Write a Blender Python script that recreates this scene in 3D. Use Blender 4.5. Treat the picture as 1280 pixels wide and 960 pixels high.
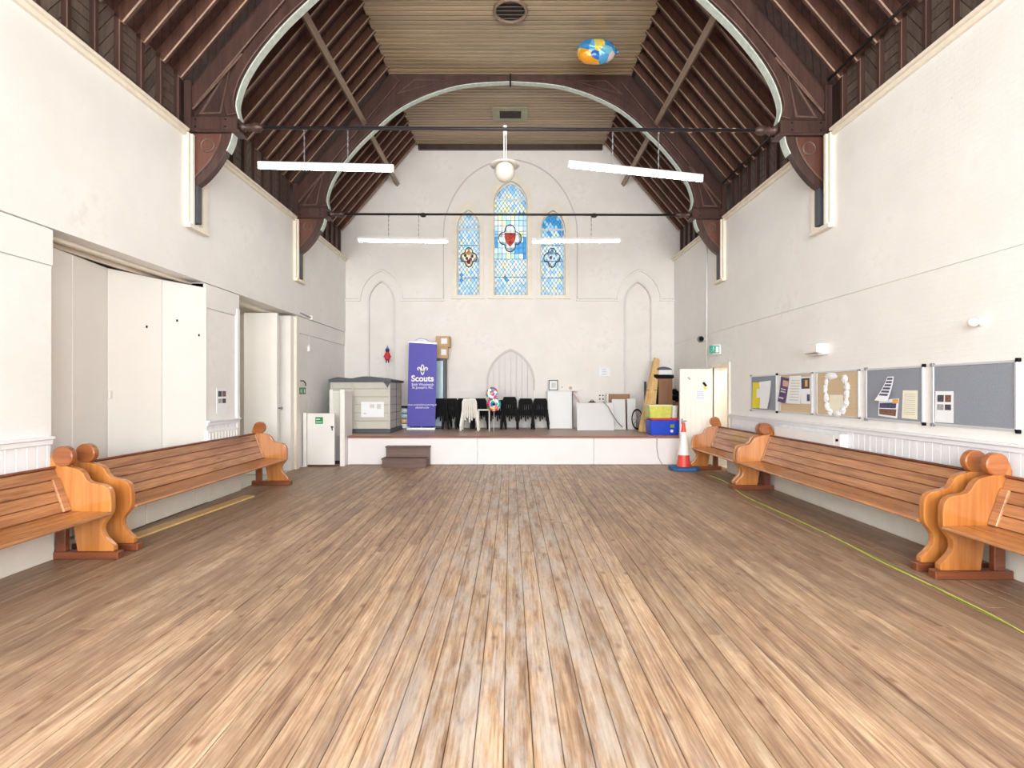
import bpy, bmesh, math, random
from mathutils import Vector, Matrix
from mathutils.geometry import tessellate_polygon
random.seed(7)
for o in list(bpy.data.objects): bpy.data.objects.remove(o)
SC = bpy.context.scene
COL = SC.collection
PI = math.pi

# ------------------------------------------------------------------ camera
F, CX, CY, H = 670.0, 638.0, 488.0, 1.6
cam = bpy.data.cameras.new('camera')
cam.sensor_width = 36.0
cam.lens = F / 1280 * 36
cam.shift_x = (640 - CX) / 1280
cam.shift_y = (CY - 480) / 1280
cam.clip_start = 0.05
camo = bpy.data.objects.new('camera', cam)
COL.objects.link(camo)
camo.location = (0, 0, H)
camo.rotation_euler = (PI / 2, 0, 0)
SC.camera = camo

# ------------------------------------------------------------------ world + exposure
w = bpy.data.worlds.new('overcast_sky')
SC.world = w
w.use_nodes = True
bg = w.node_tree.nodes['Background']
bg.inputs[0].default_value = (0.93, 0.97, 1.0, 1)
bg.inputs[1].default_value = 2.9
SC.view_settings.view_transform = 'Standard'
SC.view_settings.look = 'None'
SC.view_settings.gamma = 1
SC.view_settings.use_curve_mapping = False
SC.view_settings.exposure = 0.1


def area(name, loc, rot, sx, sy, power, col=(1, 1, 1)):
    l = bpy.data.lights.new(name, 'AREA')
    l.shape = 'RECTANGLE'
    l.size, l.size_y = sx, sy
    l.energy = power
    l.color = col
    o = bpy.data.objects.new(name, l)
    COL.objects.link(o)
    o.location = loc
    o.rotation_euler = rot
    return o


def point(name, loc, power, col, r=0.15):
    l = bpy.data.lights.new(name, 'POINT')
    l.energy = power
    l.color = col
    l.shadow_soft_size = r
    o = bpy.data.objects.new(name, l)
    COL.objects.link(o)
    o.location = loc
    return o


# added fill lights in three invented window openings behind the camera
REAR = -6.0
for wx in (-2.75, 0.0, 2.75):
    area('rear_fill_light', (wx, REAR + 0.02, 3.35), (PI / 2, 0, 0), 2.0, 4.3, 535, (0.95, 0.98, 1.0))
# more fill lights, at two invented windows in each side wall
for wy in (-4.4, -2.0):
    area('side_fill_light', (-4.30, wy, 3.2), (PI / 2, 0, -PI / 2), 1.6, 3.0, 150, (0.95, 0.98, 1.0))
    area('side_fill_light', (4.27, wy, 3.2), (PI / 2, 0, PI / 2), 1.6, 3.0, 150, (0.95, 0.98, 1.0))
point('side_room_lamp', (-5.9, 9.0, 2.7), 14, (1.0, 0.96, 0.9))
point('porch_lamp', (5.0, 11.0, 2.2), 28, (1.0, 0.82, 0.58))

# ------------------------------------------------------------------ geometry constants
XL, XR, YB = -4.35, 4.32, 14.15        # faces of the side walls and of the end wall
ZC = 5.05                              # cornice
EAVE = (4.38, 5.75)                    # foot of the rafters' undersides
RIDGE = (2.42, 8.06)                   # where they meet the flat ceiling
ZT = 8.06
STG_Y, STG_Z = 11.53, 0.62


def P(px, py, d):
    return Vector(((px - CX) / F * d, d, H - (py - CY) / F * d))


def on_right(px, py, x=XR):
    d = F * x / (px - CX)
    return d, H - (py - CY) / F * d


# ------------------------------------------------------------------ materials
M = {}


def srgb(r, g, b):
    f = lambda c: (c / 255 / 12.92) if c / 255 <= 0.04045 else ((c / 255 + 0.055) / 1.055) ** 2.4
    return (f(r), f(g), f(b), 1)


def newmat(name):
    m = bpy.data.materials.new(name)
    m.use_nodes = True
    nt = m.node_tree
    b = nt.nodes['Principled BSDF']
    M[name] = m
    return m, nt, b


def N(nt, t, **kw):
    n = nt.nodes.new(t)
    for k, v in kw.items():
        setattr(n, k, v)
    return n


def mixc(nt, fac, a, b, mode='MIX'):
    n = nt.nodes.new('ShaderNodeMix')
    n.data_type = 'RGBA'
    n.blend_type = mode
    for sock, v in ((n.inputs[0], fac), (n.inputs[6], a), (n.inputs[7], b)):
        if hasattr(v, 'is_output') or isinstance(v, bpy.types.NodeSocket):
            nt.links.new(v, sock)
        else:
            sock.default_value = v
    return n.outputs[2]


def math_n(nt, op, a, b=None, clamp=False):
    n = nt.nodes.new('ShaderNodeMath')
    n.operation = op
    n.use_clamp = clamp
    for i, v in enumerate((a, b)):
        if v is None: continue
        if isinstance(v, bpy.types.NodeSocket): nt.links.new(v, n.inputs[i])
        else: n.inputs[i].default_value = v
    return n.outputs[0]


def ramp(nt, fac, stops):
    n = nt.nodes.new('ShaderNodeValToRGB')
    nt.links.new(fac, n.inputs[0])
    e = n.color_ramp.elements
    while len(e) < len(stops): e.new(0.5)
    for el, (p, c) in zip(e, stops):
        el.position = p
        el.color = c if len(c) == 4 else (*c, 1)
    return n.outputs[0]


def noise(nt, vec, scale, detail=4, rough=0.55):
    n = nt.nodes.new('ShaderNodeTexNoise')
    n.inputs['Scale'].default_value = scale
    n.inputs['Detail'].default_value = detail
    n.inputs['Roughness'].default_value = rough
    if vec is not None: nt.links.new(vec, n.inputs['Vector'])
    return n.outputs[0]


def mapping(nt, vec, scale, loc=None):
    n = nt.nodes.new('ShaderNodeMapping')
    nt.links.new(vec, n.inputs['Vector'])
    n.inputs['Scale'].default_value = scale
    if loc is not None: nt.links.new(loc, n.inputs['Location'])
    return n.outputs[0]


def bump(nt, b, h, strength, dist=0.01):
    n = nt.nodes.new('ShaderNodeBump')
    n.inputs['Strength'].default_value = strength
    n.inputs['Distance'].default_value = dist
    nt.links.new(h, n.inputs['Height'])
    nt.links.new(n.outputs[0], b.inputs['Normal'])


def plain(name, col, rough=0.5, var=0.06, scale=6.0, metal=0.0, bmp=0.0, spec=0.5):
    m, nt, b = newmat(name)
    geo = N(nt, 'ShaderNodeNewGeometry')
    n = noise(nt, geo.outputs['Position'], scale)
    lo = tuple(c * (1 - var) for c in col[:3]) + (1,)
    hi = tuple(min(1, c * (1 + var)) for c in col[:3]) + (1,)
    c = ramp(nt, n, [(0.3, lo), (0.7, hi)])
    nt.links.new(c, b.inputs['Base Color'])
    b.inputs['Roughness'].default_value = rough
    b.inputs['Metallic'].default_value = metal
    b.inputs['Specular IOR Level'].default_value = spec
    if bmp: bump(nt, b, n, bmp)
    return m


def wood(name, dark, light, axis='y', rough=0.4, fine=60, bmp=0.15, knots=0.0, coat=0.0, rand=0.25, spec=0.5):
    m, nt, b = newmat(name)
    geo = N(nt, 'ShaderNodeNewGeometry')
    oi = N(nt, 'ShaderNodeObjectInfo')
    cmb = N(nt, 'ShaderNodeCombineXYZ')
    r = math_n(nt, 'MULTIPLY', oi.outputs['Random'], 37.0)
    for i in range(3): nt.links.new(r, cmb.inputs[i])
    sc = {'x': (0.06, 1, 1), 'y': (1, 0.06, 1), 'z': (1, 1, 0.06)}[axis]
    v = mapping(nt, geo.outputs['Position'], sc, cmb.outputs[0])
    n1 = noise(nt, v, fine, 3, 0.6)
    n2 = noise(nt, v, fine / 6, 5, 0.6)
    f = math_n(nt, 'ADD', math_n(nt, 'MULTIPLY', n1, 0.45), math_n(nt, 'MULTIPLY', n2, 0.55))
    c = ramp(nt, f, [(0.32, dark), (0.68, light)])
    # one plank is a little lighter or darker than the next
    tint = math_n(nt, 'ADD', math_n(nt, 'MULTIPLY', oi.outputs['Random'], rand), 1 - rand / 2)
    cc = N(nt, 'ShaderNodeCombineColor')
    for i in range(3): nt.links.new(tint, cc.inputs[i])
    c = mixc(nt, 1.0, c, cc.outputs[0], 'MULTIPLY')
    if knots:
        vo = N(nt, 'ShaderNodeTexVoronoi')
        vv = mapping(nt, geo.outputs['Position'], {'x': (0.4, 1, 1), 'y': (1, 0.4, 1), 'z': (1, 1, 0.4)}[axis], cmb.outputs[0])
        nt.links.new(vv, vo.inputs['Vector'])
        vo.inputs['Scale'].default_value = 4
        k = ramp(nt, vo.outputs['Distance'], [(0.03, (1, 1, 1)), (0.12, (0, 0, 0))])
        c = mixc(nt, math_n(nt, 'MULTIPLY', k, knots), c, tuple(x * 0.35 for x in dark[:3]) + (1,))
    nt.links.new(c, b.inputs['Base Color'])
    b.inputs['Roughness'].default_value = rough
    b.inputs['Coat Weight'].default_value = coat
    b.inputs['Coat Roughness'].default_value = 0.15
    b.inputs['Specular IOR Level'].default_value = spec
    bump(nt, b, n1, bmp, 0.003)
    return m


def plaster(name, a, bcol, stain, stain_amt=0.4, rough=0.55, bmp=0.25):
    m, nt, b = newmat(name)
    geo = N(nt, 'ShaderNodeNewGeometry')
    pos = geo.outputs['Position']
    n1 = noise(nt, pos, 1.3, 5)
    n2 = noise(nt, pos, 7, 6, 0.65)
    c = ramp(nt, n1, [(0.35, a), (0.65, bcol)])
    s = ramp(nt, math_n(nt, 'MULTIPLY', n1, n2), [(0.30, (0, 0, 0)), (0.44, (1, 1, 1))])
    c = mixc(nt, math_n(nt, 'MULTIPLY', s, stain_amt), c, stain)
    # small chips and scuffs
    vo = N(nt, 'ShaderNodeTexVoronoi')
    nt.links.new(pos, vo.inputs['Vector'])
    vo.inputs['Scale'].default_value = 1.7
    k = ramp(nt, vo.outputs['Distance'], [(0.012, (1, 1, 1)), (0.03, (0, 0, 0))])
    c = mixc(nt, math_n(nt, 'MULTIPLY', k, 0.35), c, srgb(150, 140, 130))
    nt.links.new(c, b.inputs['Base Color'])
    b.inputs['Roughness'].default_value = rough
    # courses of brick faintly seen under the paint
    br = N(nt, 'ShaderNodeTexBrick')
    sep = N(nt, 'ShaderNodeSeparateXYZ'); nt.links.new(pos, sep.inputs[0])
    cmb = N(nt, 'ShaderNodeCombineXYZ')
    nt.links.new(math_n(nt, 'ADD', sep.outputs[0], sep.outputs[1]), cmb.inputs[0])
    nt.links.new(sep.outputs[2], cmb.inputs[1])
    nt.links.new(cmb.outputs[0], br.inputs['Vector'])
    br.inputs['Scale'].default_value = 4.4
    br.inputs['Mortar Size'].default_value = 0.02
    br.inputs['Mortar Smooth'].default_value = 1.0
    h = math_n(nt, 'SUBTRACT', math_n(nt, 'MULTIPLY', n2, 0.7), math_n(nt, 'MULTIPLY', br.outputs['Fac'], 0.35))
    bump(nt, b, h, bmp, 0.012)
    return m


def emis(name, col, strength):
    m, nt, b = newmat(name)
    b.inputs['Base Color'].default_value = col
    b.inputs['Emission Color'].default_value = col
    b.inputs['Emission Strength'].default_value = strength
    return m


def glass_pane(name, col, rough=0.2):
    m, nt, b = newmat(name)
    out = nt.nodes['Material Output']
    t = N(nt, 'ShaderNodeBsdfTranslucent')
    geo = N(nt, 'ShaderNodeNewGeometry')
    n = noise(nt, geo.outputs['Position'], 9, 3)
    c = ramp(nt, n, [(0.3, tuple(x * 0.8 for x in col[:3]) + (1,)), (0.7, col)])
    nt.links.new(c, t.inputs[0])
    g = N(nt, 'ShaderNodeBsdfGlossy')
    g.inputs['Roughness'].default_value = rough
    g.inputs['Color'].default_value = (1, 1, 1, 1)
    mx = N(nt, 'ShaderNodeMixShader')
    mx.inputs[0].default_value = 0.04
    nt.links.new(t.outputs[0], mx.inputs[1])
    nt.links.new(g.outputs[0], mx.inputs[2])
    nt.links.new(mx.outputs[0], out.inputs['Surface'])
    return m


plaster('wall_paint', srgb(234, 233, 230), srgb(241, 240, 237), srgb(216, 213, 208), 0.35)
plaster('end_wall_paint', srgb(230, 225, 219), srgb(238, 233, 228), srgb(210, 204, 198), 0.4)
plain('cream_trim', srgb(234, 226, 210), 0.45, 0.04)
plain('door_white', srgb(236, 233, 228), 0.42, 0.02, 2)
plain('dado_white', srgb(236, 238, 242), 0.4, 0.02, 3)
plain('stage_white', srgb(234, 230, 230), 0.45, 0.03, 2)
plain('white_enamel', srgb(214, 214, 214), 0.3, 0.01)
plain('gap_dark', srgb(60, 50, 45), 0.9, 0.1)
plain('black_plastic', srgb(13, 14, 17), 0.6, 0.1, spec=0.15)
plain('black_metal', srgb(45, 42, 44), 0.4, 0.1, 20, 0.3)
plain('grey_metal', srgb(150, 152, 158), 0.35, 0.05, 10, 0.7)
plain('aluminium', srgb(214, 218, 222), 0.3, 0.03, 10, 0.35)
plain('plastic_white', srgb(236, 234, 230), 0.4, 0.02)
plain('off_white', srgb(228, 224, 214), 0.45, 0.03)
plain('globe_glass', srgb(214, 210, 200), 0.15, 0.01)
plain('paper', srgb(238, 240, 244), 0.7, 0.02, 14)
plain('paper_cream', srgb(240, 236, 216), 0.7, 0.03, 14)
plain('paper_yellow', srgb(232, 216, 40), 0.7, 0.06, 14)
plain('paper_purple', srgb(84, 58, 112), 0.6, 0.3, 30)
plain('print_dark', srgb(70, 72, 84), 0.6, 0.5, 45)
plain('print_grey', srgb(165, 165, 165), 0.6, 0.3, 60)
plain('print_navy', srgb(74, 74, 110), 0.6, 0.5, 40)
plain('print_brown', srgb(120, 88, 72), 0.6, 0.5, 40)
plain('print_orange', srgb(230, 170, 90), 0.6, 0.2, 30)
plain('print_skin', srgb(214, 170, 158), 0.6, 0.2, 40)
plain('print_blue', srgb(120, 140, 200), 0.6, 0.2, 30)
plain('print_faint', srgb(206, 206, 196), 0.7, 0.1, 40)
plain('felt_grey', srgb(140, 147, 158), 0.95, 0.06, 60, bmp=0.3)
plain('cork', srgb(206, 184, 152), 0.9, 0.12, 70, bmp=0.3)
plain('banner_blue', srgb(74, 66, 170), 0.5, 0.03, 3)
plain('shed_grey', srgb(198, 194, 184), 0.55, 0.03, 8)
plain('shed_dark', srgb(74, 76, 84), 0.5, 0.06, 8)
plain('cardboard', srgb(200, 168, 128), 0.8, 0.06, 10)
plain('crate_blue', srgb(28, 70, 200), 0.35, 0.05)
plain('crate_red', srgb(214, 40, 66), 0.4, 0.05)
plain('tub_lime', srgb(206, 206, 92), 0.3, 0.15, 9)
plain('cone_red', srgb(226, 74, 58), 0.4, 0.05)
plain('cone_white', srgb(240, 238, 236), 0.35, 0.02)
plain('cone_blue', srgb(40, 96, 150), 0.6, 0.08)
plain('sign_green', srgb(30, 140, 84), 0.4, 0.03)
plain('sign_teal', srgb(46, 150, 130), 0.4, 0.03)
plain('cord_lime', srgb(204, 210, 104), 0.5, 0.05)
plain('cord_green', srgb(138, 150, 66), 0.5, 0.05)
plain('blue_grey_glass', srgb(176, 200, 210), 0.15, 0.05, 3)
plain('toy_red', srgb(196, 44, 60), 0.6, 0.1)
plain('toy_navy', srgb(50, 44, 90), 0.6, 0.1)
plain('lead', srgb(96, 104, 116), 0.5, 0.1, 20, 0.2)
plain('arch_edge', srgb(196, 208, 198), 0.6, 0.14, 16)
plain('hood_shadow', srgb(158, 146, 136), 0.8, 0.15, 5)  # tone of the shadow line painted above the hood moulds
plain('blind_board', srgb(222, 216, 213), 0.5, 0.03)
plain('blind_rib', srgb(204, 197, 192), 0.5, 0.03)
plain('tape', srgb(214, 170, 120), 0.6, 0.05)
plain('radiator', srgb(238, 238, 238), 0.35, 0.01)
wood('roof_dark', srgb(46, 31, 28), srgb(78, 55, 50), 'z', 0.42, 30, 0.2)
wood('truss_wood', srgb(54, 37, 33), srgb(86, 62, 55), 'z', 0.42, 25, 0.2)
wood('moulding_wood', srgb(80, 57, 50), srgb(124, 96, 84), 'z', 0.42, 25, 0.2)
wood('pale_edge', srgb(122, 95, 78), srgb(172, 143, 119), 'z', 0.5, 25, 0.2)
wood('corbel_panel', srgb(78, 46, 39), srgb(108, 70, 58), 'z', 0.42, 25, 0.2)
wood('rafter_wood', srgb(60, 39, 32), srgb(100, 69, 56), 'z', 0.45, 30, 0.25)
wood('ashlar_wood', srgb(72, 62, 56), srgb(116, 102, 92), 'z', 0.5, 30, 0.25)
wood('purlin_wood', srgb(110, 90, 76), srgb(158, 136, 116), 'y', 0.5, 30, 0.2)
wood('ceiling_wood', srgb(142, 124, 98), srgb(180, 160, 132), 'x', 0.28, 12, 0.1, rand=0.22)
wood('pew_wood', srgb(132, 78, 42), srgb(210, 150, 98), 'y', 0.22, 40, 0.1, knots=0.5, coat=0.35, rand=0.2)
wood('pew_end_wood', srgb(158, 88, 34), srgb(208, 140, 74), 'z', 0.24, 22, 0.1, knots=0.25, coat=0.5, rand=0.15)
wood('pew_disc_wood', srgb(134, 70, 34), srgb(186, 116, 64), 'x', 0.24, 22, 0.1, coat=0.5, rand=0.3)
wood('pew_dark_wood', srgb(96, 50, 32), srgb(146, 84, 54), 'x', 0.3, 30, 0.1, coat=0.3)
wood('step_wood', srgb(80, 58, 54), srgb(124, 96, 86), 'x', 0.5, 30, 0.2)
wood('stage_wood', srgb(156, 130, 114), srgb(200, 176, 158), 'x', 0.4, 30, 0.1)
wood('nosing_wood', srgb(128, 76, 62), srgb(168, 112, 94), 'x', 0.45, 30, 0.1)
wood('pale_timber', srgb(204, 164, 100), srgb(236, 202, 146), 'z', 0.55, 40, 0.15)
wood('brown_board', srgb(120, 82, 54), srgb(156, 114, 82), 'z', 0.45, 30, 0.1)


def floor_material():
    m, nt, b = newmat('floor_wood')
    geo = N(nt, 'ShaderNodeNewGeometry')
    pos = geo.outputs['Position']
    oi = N(nt, 'ShaderNodeObjectInfo')
    rnd = oi.outputs['Random']
    cmb = N(nt, 'ShaderNodeCombineXYZ')
    r = math_n(nt, 'MULTIPLY', rnd, 61.0)
    for i in range(3): nt.links.new(r, cmb.inputs[i])
    v = mapping(nt, pos, (1, 0.045, 1), cmb.outputs[0])
    g1 = noise(nt, v, 70, 3, 0.6)
    g2 = noise(nt, v, 14, 5, 0.65)
    f = math_n(nt, 'ADD', math_n(nt, 'MULTIPLY', g1, 0.45), math_n(nt, 'MULTIPLY', g2, 0.55))
    c = ramp(nt, f, [(0.36, srgb(122, 92, 70)), (0.48, srgb(182, 148, 116)), (0.56, srgb(204, 174, 142)), (0.66, srgb(224, 202, 174))])
    tint = math_n(nt, 'ADD', math_n(nt, 'MULTIPLY', rnd, 0.30), 0.84)
    cc = N(nt, 'ShaderNodeCombineColor')
    for i in range(3): nt.links.new(tint, cc.inputs[i])
    c = mixc(nt, 1.0, c, cc.outputs[0], 'MULTIPLY')
    sep = N(nt, 'ShaderNodeSeparateXYZ')
    nt.links.new(pos, sep.inputs[0])
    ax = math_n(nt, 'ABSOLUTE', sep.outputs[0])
    # blotches of old dark stain, thick along the walls, worn off where people walked
    vb = mapping(nt, pos, (1, 0.35, 1))
    b1 = noise(nt, vb, 2.6, 6, 0.7)
    b2 = noise(nt, mapping(nt, pos, (1, 0.3, 1)), 11, 6, 0.75)
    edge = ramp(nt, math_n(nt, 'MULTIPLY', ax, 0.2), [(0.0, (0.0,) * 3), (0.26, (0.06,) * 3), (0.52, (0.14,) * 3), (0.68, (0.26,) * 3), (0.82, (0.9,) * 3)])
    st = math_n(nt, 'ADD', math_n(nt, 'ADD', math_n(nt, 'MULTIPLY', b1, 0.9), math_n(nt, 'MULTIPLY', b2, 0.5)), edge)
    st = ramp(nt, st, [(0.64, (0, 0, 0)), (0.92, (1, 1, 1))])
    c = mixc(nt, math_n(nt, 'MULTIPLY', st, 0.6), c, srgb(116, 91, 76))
    # knots
    vo = N(nt, 'ShaderNodeTexVoronoi')
    nt.links.new(mapping(nt, pos, (1, 0.55, 1)), vo.inputs['Vector'])
    vo.inputs['Scale'].default_value = 6.5
    k = ramp(nt, vo.outputs['Distance'], [(0.05, (1, 1, 1)), (0.19, (0, 0, 0))])
    c = mixc(nt, math_n(nt, 'MULTIPLY', k, 0.7), c, srgb(112, 70, 48))
    # pale scuffed streaks down the middle of the hall
    vs = mapping(nt, pos, (1, 0.16, 1))
    s = noise(nt, vs, 8, 6, 0.7)
    mid = ramp(nt, math_n(nt, 'MULTIPLY', ax, 0.4), [(0.0, (1, 1, 1)), (0.16, (0.85,) * 3), (0.42, (0, 0, 0))])
    s = math_n(nt, 'MULTIPLY', ramp(nt, s, [(0.44, (0, 0, 0)), (0.60, (1, 1, 1))]), mid)
    c = mixc(nt, math_n(nt, 'MULTIPLY', s, 0.6), c, srgb(206, 202, 198))
    nt.links.new(c, b.inputs['Base Color'])
    rr = math_n(nt, 'ADD', math_n(nt, 'MULTIPLY', g2, 0.3), 0.30)
    nt.links.new(rr, b.inputs['Roughness'])
    bump(nt, b, f, 0.2, 0.004)


floor_material()


def slope_boarding():
    m, nt, b = newmat('slope_boarding')
    geo = N(nt, 'ShaderNodeNewGeometry')
    pos = geo.outputs['Position']
    sep = N(nt, 'ShaderNodeSeparateXYZ')
    nt.links.new(pos, sep.inputs[0])
    u = math_n(nt, 'ADD', sep.outputs[1], math_n(nt, 'MULTIPLY', sep.outputs[2], 1.3))
    fr = math_n(nt, 'FRACT', math_n(nt, 'MULTIPLY', u, 6.0))
    line = ramp(nt, fr, [(0.0, (0, 0, 0)), (0.08, (1, 1, 1)), (0.92, (1, 1, 1)), (1.0, (0, 0, 0))])
    n = noise(nt, mapping(nt, pos, (3, 3, 3)), 4, 4)
    c = ramp(nt, n, [(0.3, srgb(52, 31, 27)), (0.7, srgb(84, 53, 44))])
    c = mixc(nt, line, srgb(34, 18, 16), c)
    nt.links.new(c, b.inputs['Base Color'])
    b.inputs['Roughness'].default_value = 0.5
    bump(nt, b, line, 0.4, 0.01)


slope_boarding()

# ------------------------------------------------------------------ mesh builder
ORIGIN = {}


def clip(poly, nrm, off):
    """keep the side of a convex 2D polygon where nrm.p <= off"""
    out = []
    for i in range(len(poly)):
        a, b = poly[i], poly[(i + 1) % len(poly)]
        da = nrm[0] * a[0] + nrm[1] * a[1] - off
        db = nrm[0] * b[0] + nrm[1] * b[1] - off
        if da <= 0: out.append(a)
        if da * db < 0:
            t = da / (da - db)
            out.append((a[0] + (b[0] - a[0]) * t, a[1] + (b[1] - a[1]) * t))
    return out


def clip_convex(poly, outline):
    area2 = sum(outline[i][0] * outline[(i + 1) % len(outline)][1] - outline[(i + 1) % len(outline)][0] * outline[i][1] for i in range(len(outline)))
    o = outline if area2 > 0 else outline[::-1]
    for i in range(len(o)):
        a, b = o[i], o[(i + 1) % len(o)]
        e = (b[0] - a[0], b[1] - a[1])
        n = (e[1], -e[0])
        poly = clip(poly, n, n[0] * a[0] + n[1] * a[1])
        if len(poly) < 3: return []
    # drop near-duplicate corners
    q = []
    for p in poly:
        if not q or math.hypot(p[0] - q[-1][0], p[1] - q[-1][1]) > 1e-5: q.append(p)
    return q if len(q) >= 3 else []


class MB:
    def __init__(self):
        self.v, self.f, self.mi, self.cur = [], [], [], 0

    def add(self, vs, fs):
        k = len(self.v)
        self.v += [tuple(p) for p in vs]
        for f in fs:
            self.f.append([i + k for i in f])
            self.mi.append(self.cur)
        return self

    def box(self, x0, x1, y0, y1, z0, z1):
        vs = [(x, y, z) for x in (x0, x1) for y in (y0, y1) for z in (z0, z1)]
        return self.add(vs, [(0, 1, 3, 2), (4, 6, 7, 5), (0, 4, 5, 1), (2, 3, 7, 6), (0, 2, 6, 4), (1, 5, 7, 3)])

    def obox(self, c, size, rot=(0, 0, 0)):
        from mathutils import Euler
        R = Euler(rot).to_matrix()
        sx, sy, sz = (s / 2 for s in size)
        vs = [Vector(c) + R @ Vector((x, y, z)) for x in (-sx, sx) for y in (-sy, sy) for z in (-sz, sz)]
        return self.add(vs, [(0, 1, 3, 2), (4, 6, 7, 5), (0, 4, 5, 1), (2, 3, 7, 6), (0, 2, 6, 4), (1, 5, 7, 3)])

    def bar(self, a, b, wd, ht=None, up=(0, 0, 1)):
        a, b = Vector(a), Vector(b)
        ht = ht or wd
        d = (b - a).normalized()
        s = d.cross(Vector(up))
        if s.length < 1e-4: s = d.cross(Vector((0, 1, 0)))
        s.normalize()
        u = s.cross(d)
        vs = [p + s * sx * wd / 2 + u * sy * ht / 2 for p in (a, b) for sx, sy in ((-1, -1), (1, -1), (1, 1), (-1, 1))]
        return self.add(vs, [(0, 1, 2, 3), (7, 6, 5, 4), (0, 4, 5, 1), (1, 5, 6, 2), (2, 6, 7, 3), (3, 7, 4, 0)])

    def prism(self, outline, t0, t1, plane='xz', holes=()):
        mp = {'xz': lambda a, b, t: (a, t, b), 'yz': lambda a, b, t: (t, a, b), 'xy': lambda a, b, t: (a, b, t)}[plane]
        loops = [list(outline)] + [list(h) for h in holes]
        flat = [p for l in loops for p in l]
        n = len(flat)
        vs = [mp(a, b, t0) for a, b in flat] + [mp(a, b, t1) for a, b in flat]
        fs = []
        if holes:
            for t in tessellate_polygon([[Vector((a, b, 0)) for a, b in l] for l in loops]):
                fs.append(tuple(t))
                fs.append(tuple(i + n for i in t[::-1]))
        else:
            fs.append(tuple(range(n)))
            fs.append(tuple(range(2 * n - 1, n - 1, -1)))
        k = 0
        for l in loops:
            m = len(l)
            for i in range(m):
                j = (i + 1) % m
                fs.append((k + i, k + j, k + j + n, k + i + n))
            k += m
        return self.add(vs, fs)

    def strip(self, pts, wd, t0, t1, plane='xz', closed=False):
        """a moulding of width wd following a 2D line, from depth t0 to t1"""
        mp = {'xz': lambda a, b, t: (a, t, b), 'yz': lambda a, b, t: (t, a, b), 'xy': lambda a, b, t: (a, b, t)}[plane]
        n = len(pts)
        L, R = [], []
        for i in range(n):
            p = Vector(pts[i])
            a = Vector(pts[i - 1]) if (i > 0 or closed) else None
            b = Vector(pts[(i + 1) % n]) if (i < n - 1 or closed) else None
            da = (p - a).normalized() if a is not None else None
            db = (b - p).normalized() if b is not None else None
            if da is None: da = db
            if db is None: db = da
            na, nb = Vector((-da.y, da.x)), Vector((-db.y, db.x))
            m = na + nb
            m = m / max(0.35, m.length_squared) * 2 if m.length > 1e-4 else na
            L.append(p + m * wd / 2)
            R.append(p - m * wd / 2)
        vs = []
        for i in range(n):
            vs += [mp(L[i].x, L[i].y, t0), mp(R[i].x, R[i].y, t0), mp(R[i].x, R[i].y, t1), mp(L[i].x, L[i].y, t1)]
        fs = []
        for i in range(n if closed else n - 1):
            a, b = 4 * i, 4 * ((i + 1) % n)
            for k in range(4):
                fs.append((a + k, a + (k + 1) % 4, b + (k + 1) % 4, b + k))
        if not closed:
            fs += [(0, 1, 2, 3), tuple(4 * (n - 1) + i for i in (3, 2, 1, 0))]
        return self.add(vs, fs)

    def tube(self, pts, r, n=8, cap=True):
        pts = [Vector(p) for p in pts]
        rs = r if isinstance(r, (list, tuple)) else [r] * len(pts)
        rings = []
        ref = None
        for i, p in enumerate(pts):
            d = (pts[min(i + 1, len(pts) - 1)] - pts[max(i - 1, 0)]).normalized()
            if ref is None:
                ref = d.cross(Vector((0, 0, 1)))
                if ref.length < 1e-3: ref = d.cross(Vector((0, 1, 0)))
            s = (ref - d * ref.dot(d))
            if s.length < 1e-4: s = d.orthogonal()
            s.normalize()
            ref = s
            u = d.cross(s)
            rings.append([p + (s * math.cos(2 * PI * k / n) + u * math.sin(2 * PI * k / n)) * rs[i] for k in range(n)])
        vs = [q for rg in rings for q in rg]
        fs = []
        for i in range(len(pts) - 1):
            for k in range(n):
                a, b = i * n + k, i * n + (k + 1) % n
                fs.append((a, b, b + n, a + n))
        if cap:
            fs.append(tuple(range(n)))
            fs.append(tuple((len(pts) - 1) * n + k for k in range(n - 1, -1, -1)))
        return self.add(vs, fs)

    def lathe(self, prof, c, axis='z', n=20):
        """prof: list of (radius, height along the axis)"""
        c = Vector(c)
        mp = {'z': lambda r, a, h: Vector((r * math.cos(a), r * math.sin(a), h)),
              'x': lambda r, a, h: Vector((h, r * math.cos(a), r * math.sin(a))),
              'y': lambda r, a, h: Vector((r * math.cos(a), h, r * math.sin(a)))}[axis]
        vs = [c + mp(max(r, 1e-4), 2 * PI * k / n, h) for r, h in prof for k in range(n)]
        fs = []
        for i in range(len(prof) - 1):
            for k in range(n):
                a, b = i * n + k, i * n + (k + 1) % n
                fs.append((a, b, b + n, a + n))
        fs.append(tuple(range(n)))
        fs.append(tuple((len(prof) - 1) * n + k for k in range(n - 1, -1, -1)))
        return self.add(vs, fs)

    def ball(self, c, r, n=16, sc=(1, 1, 1)):
        prof = [(r * math.sin(PI * i / 10), -r * math.cos(PI * i / 10)) for i in range(11)]
        k = len(self.v)
        self.lathe(prof, (0, 0, 0), 'z', n)
        for i in range(k, len(self.v)):
            q = self.v[i]
            self.v[i] = (q[0] * sc[0] + c[0], q[1] * sc[1] + c[1], q[2] * sc[2] + c[2])
        return self

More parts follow.
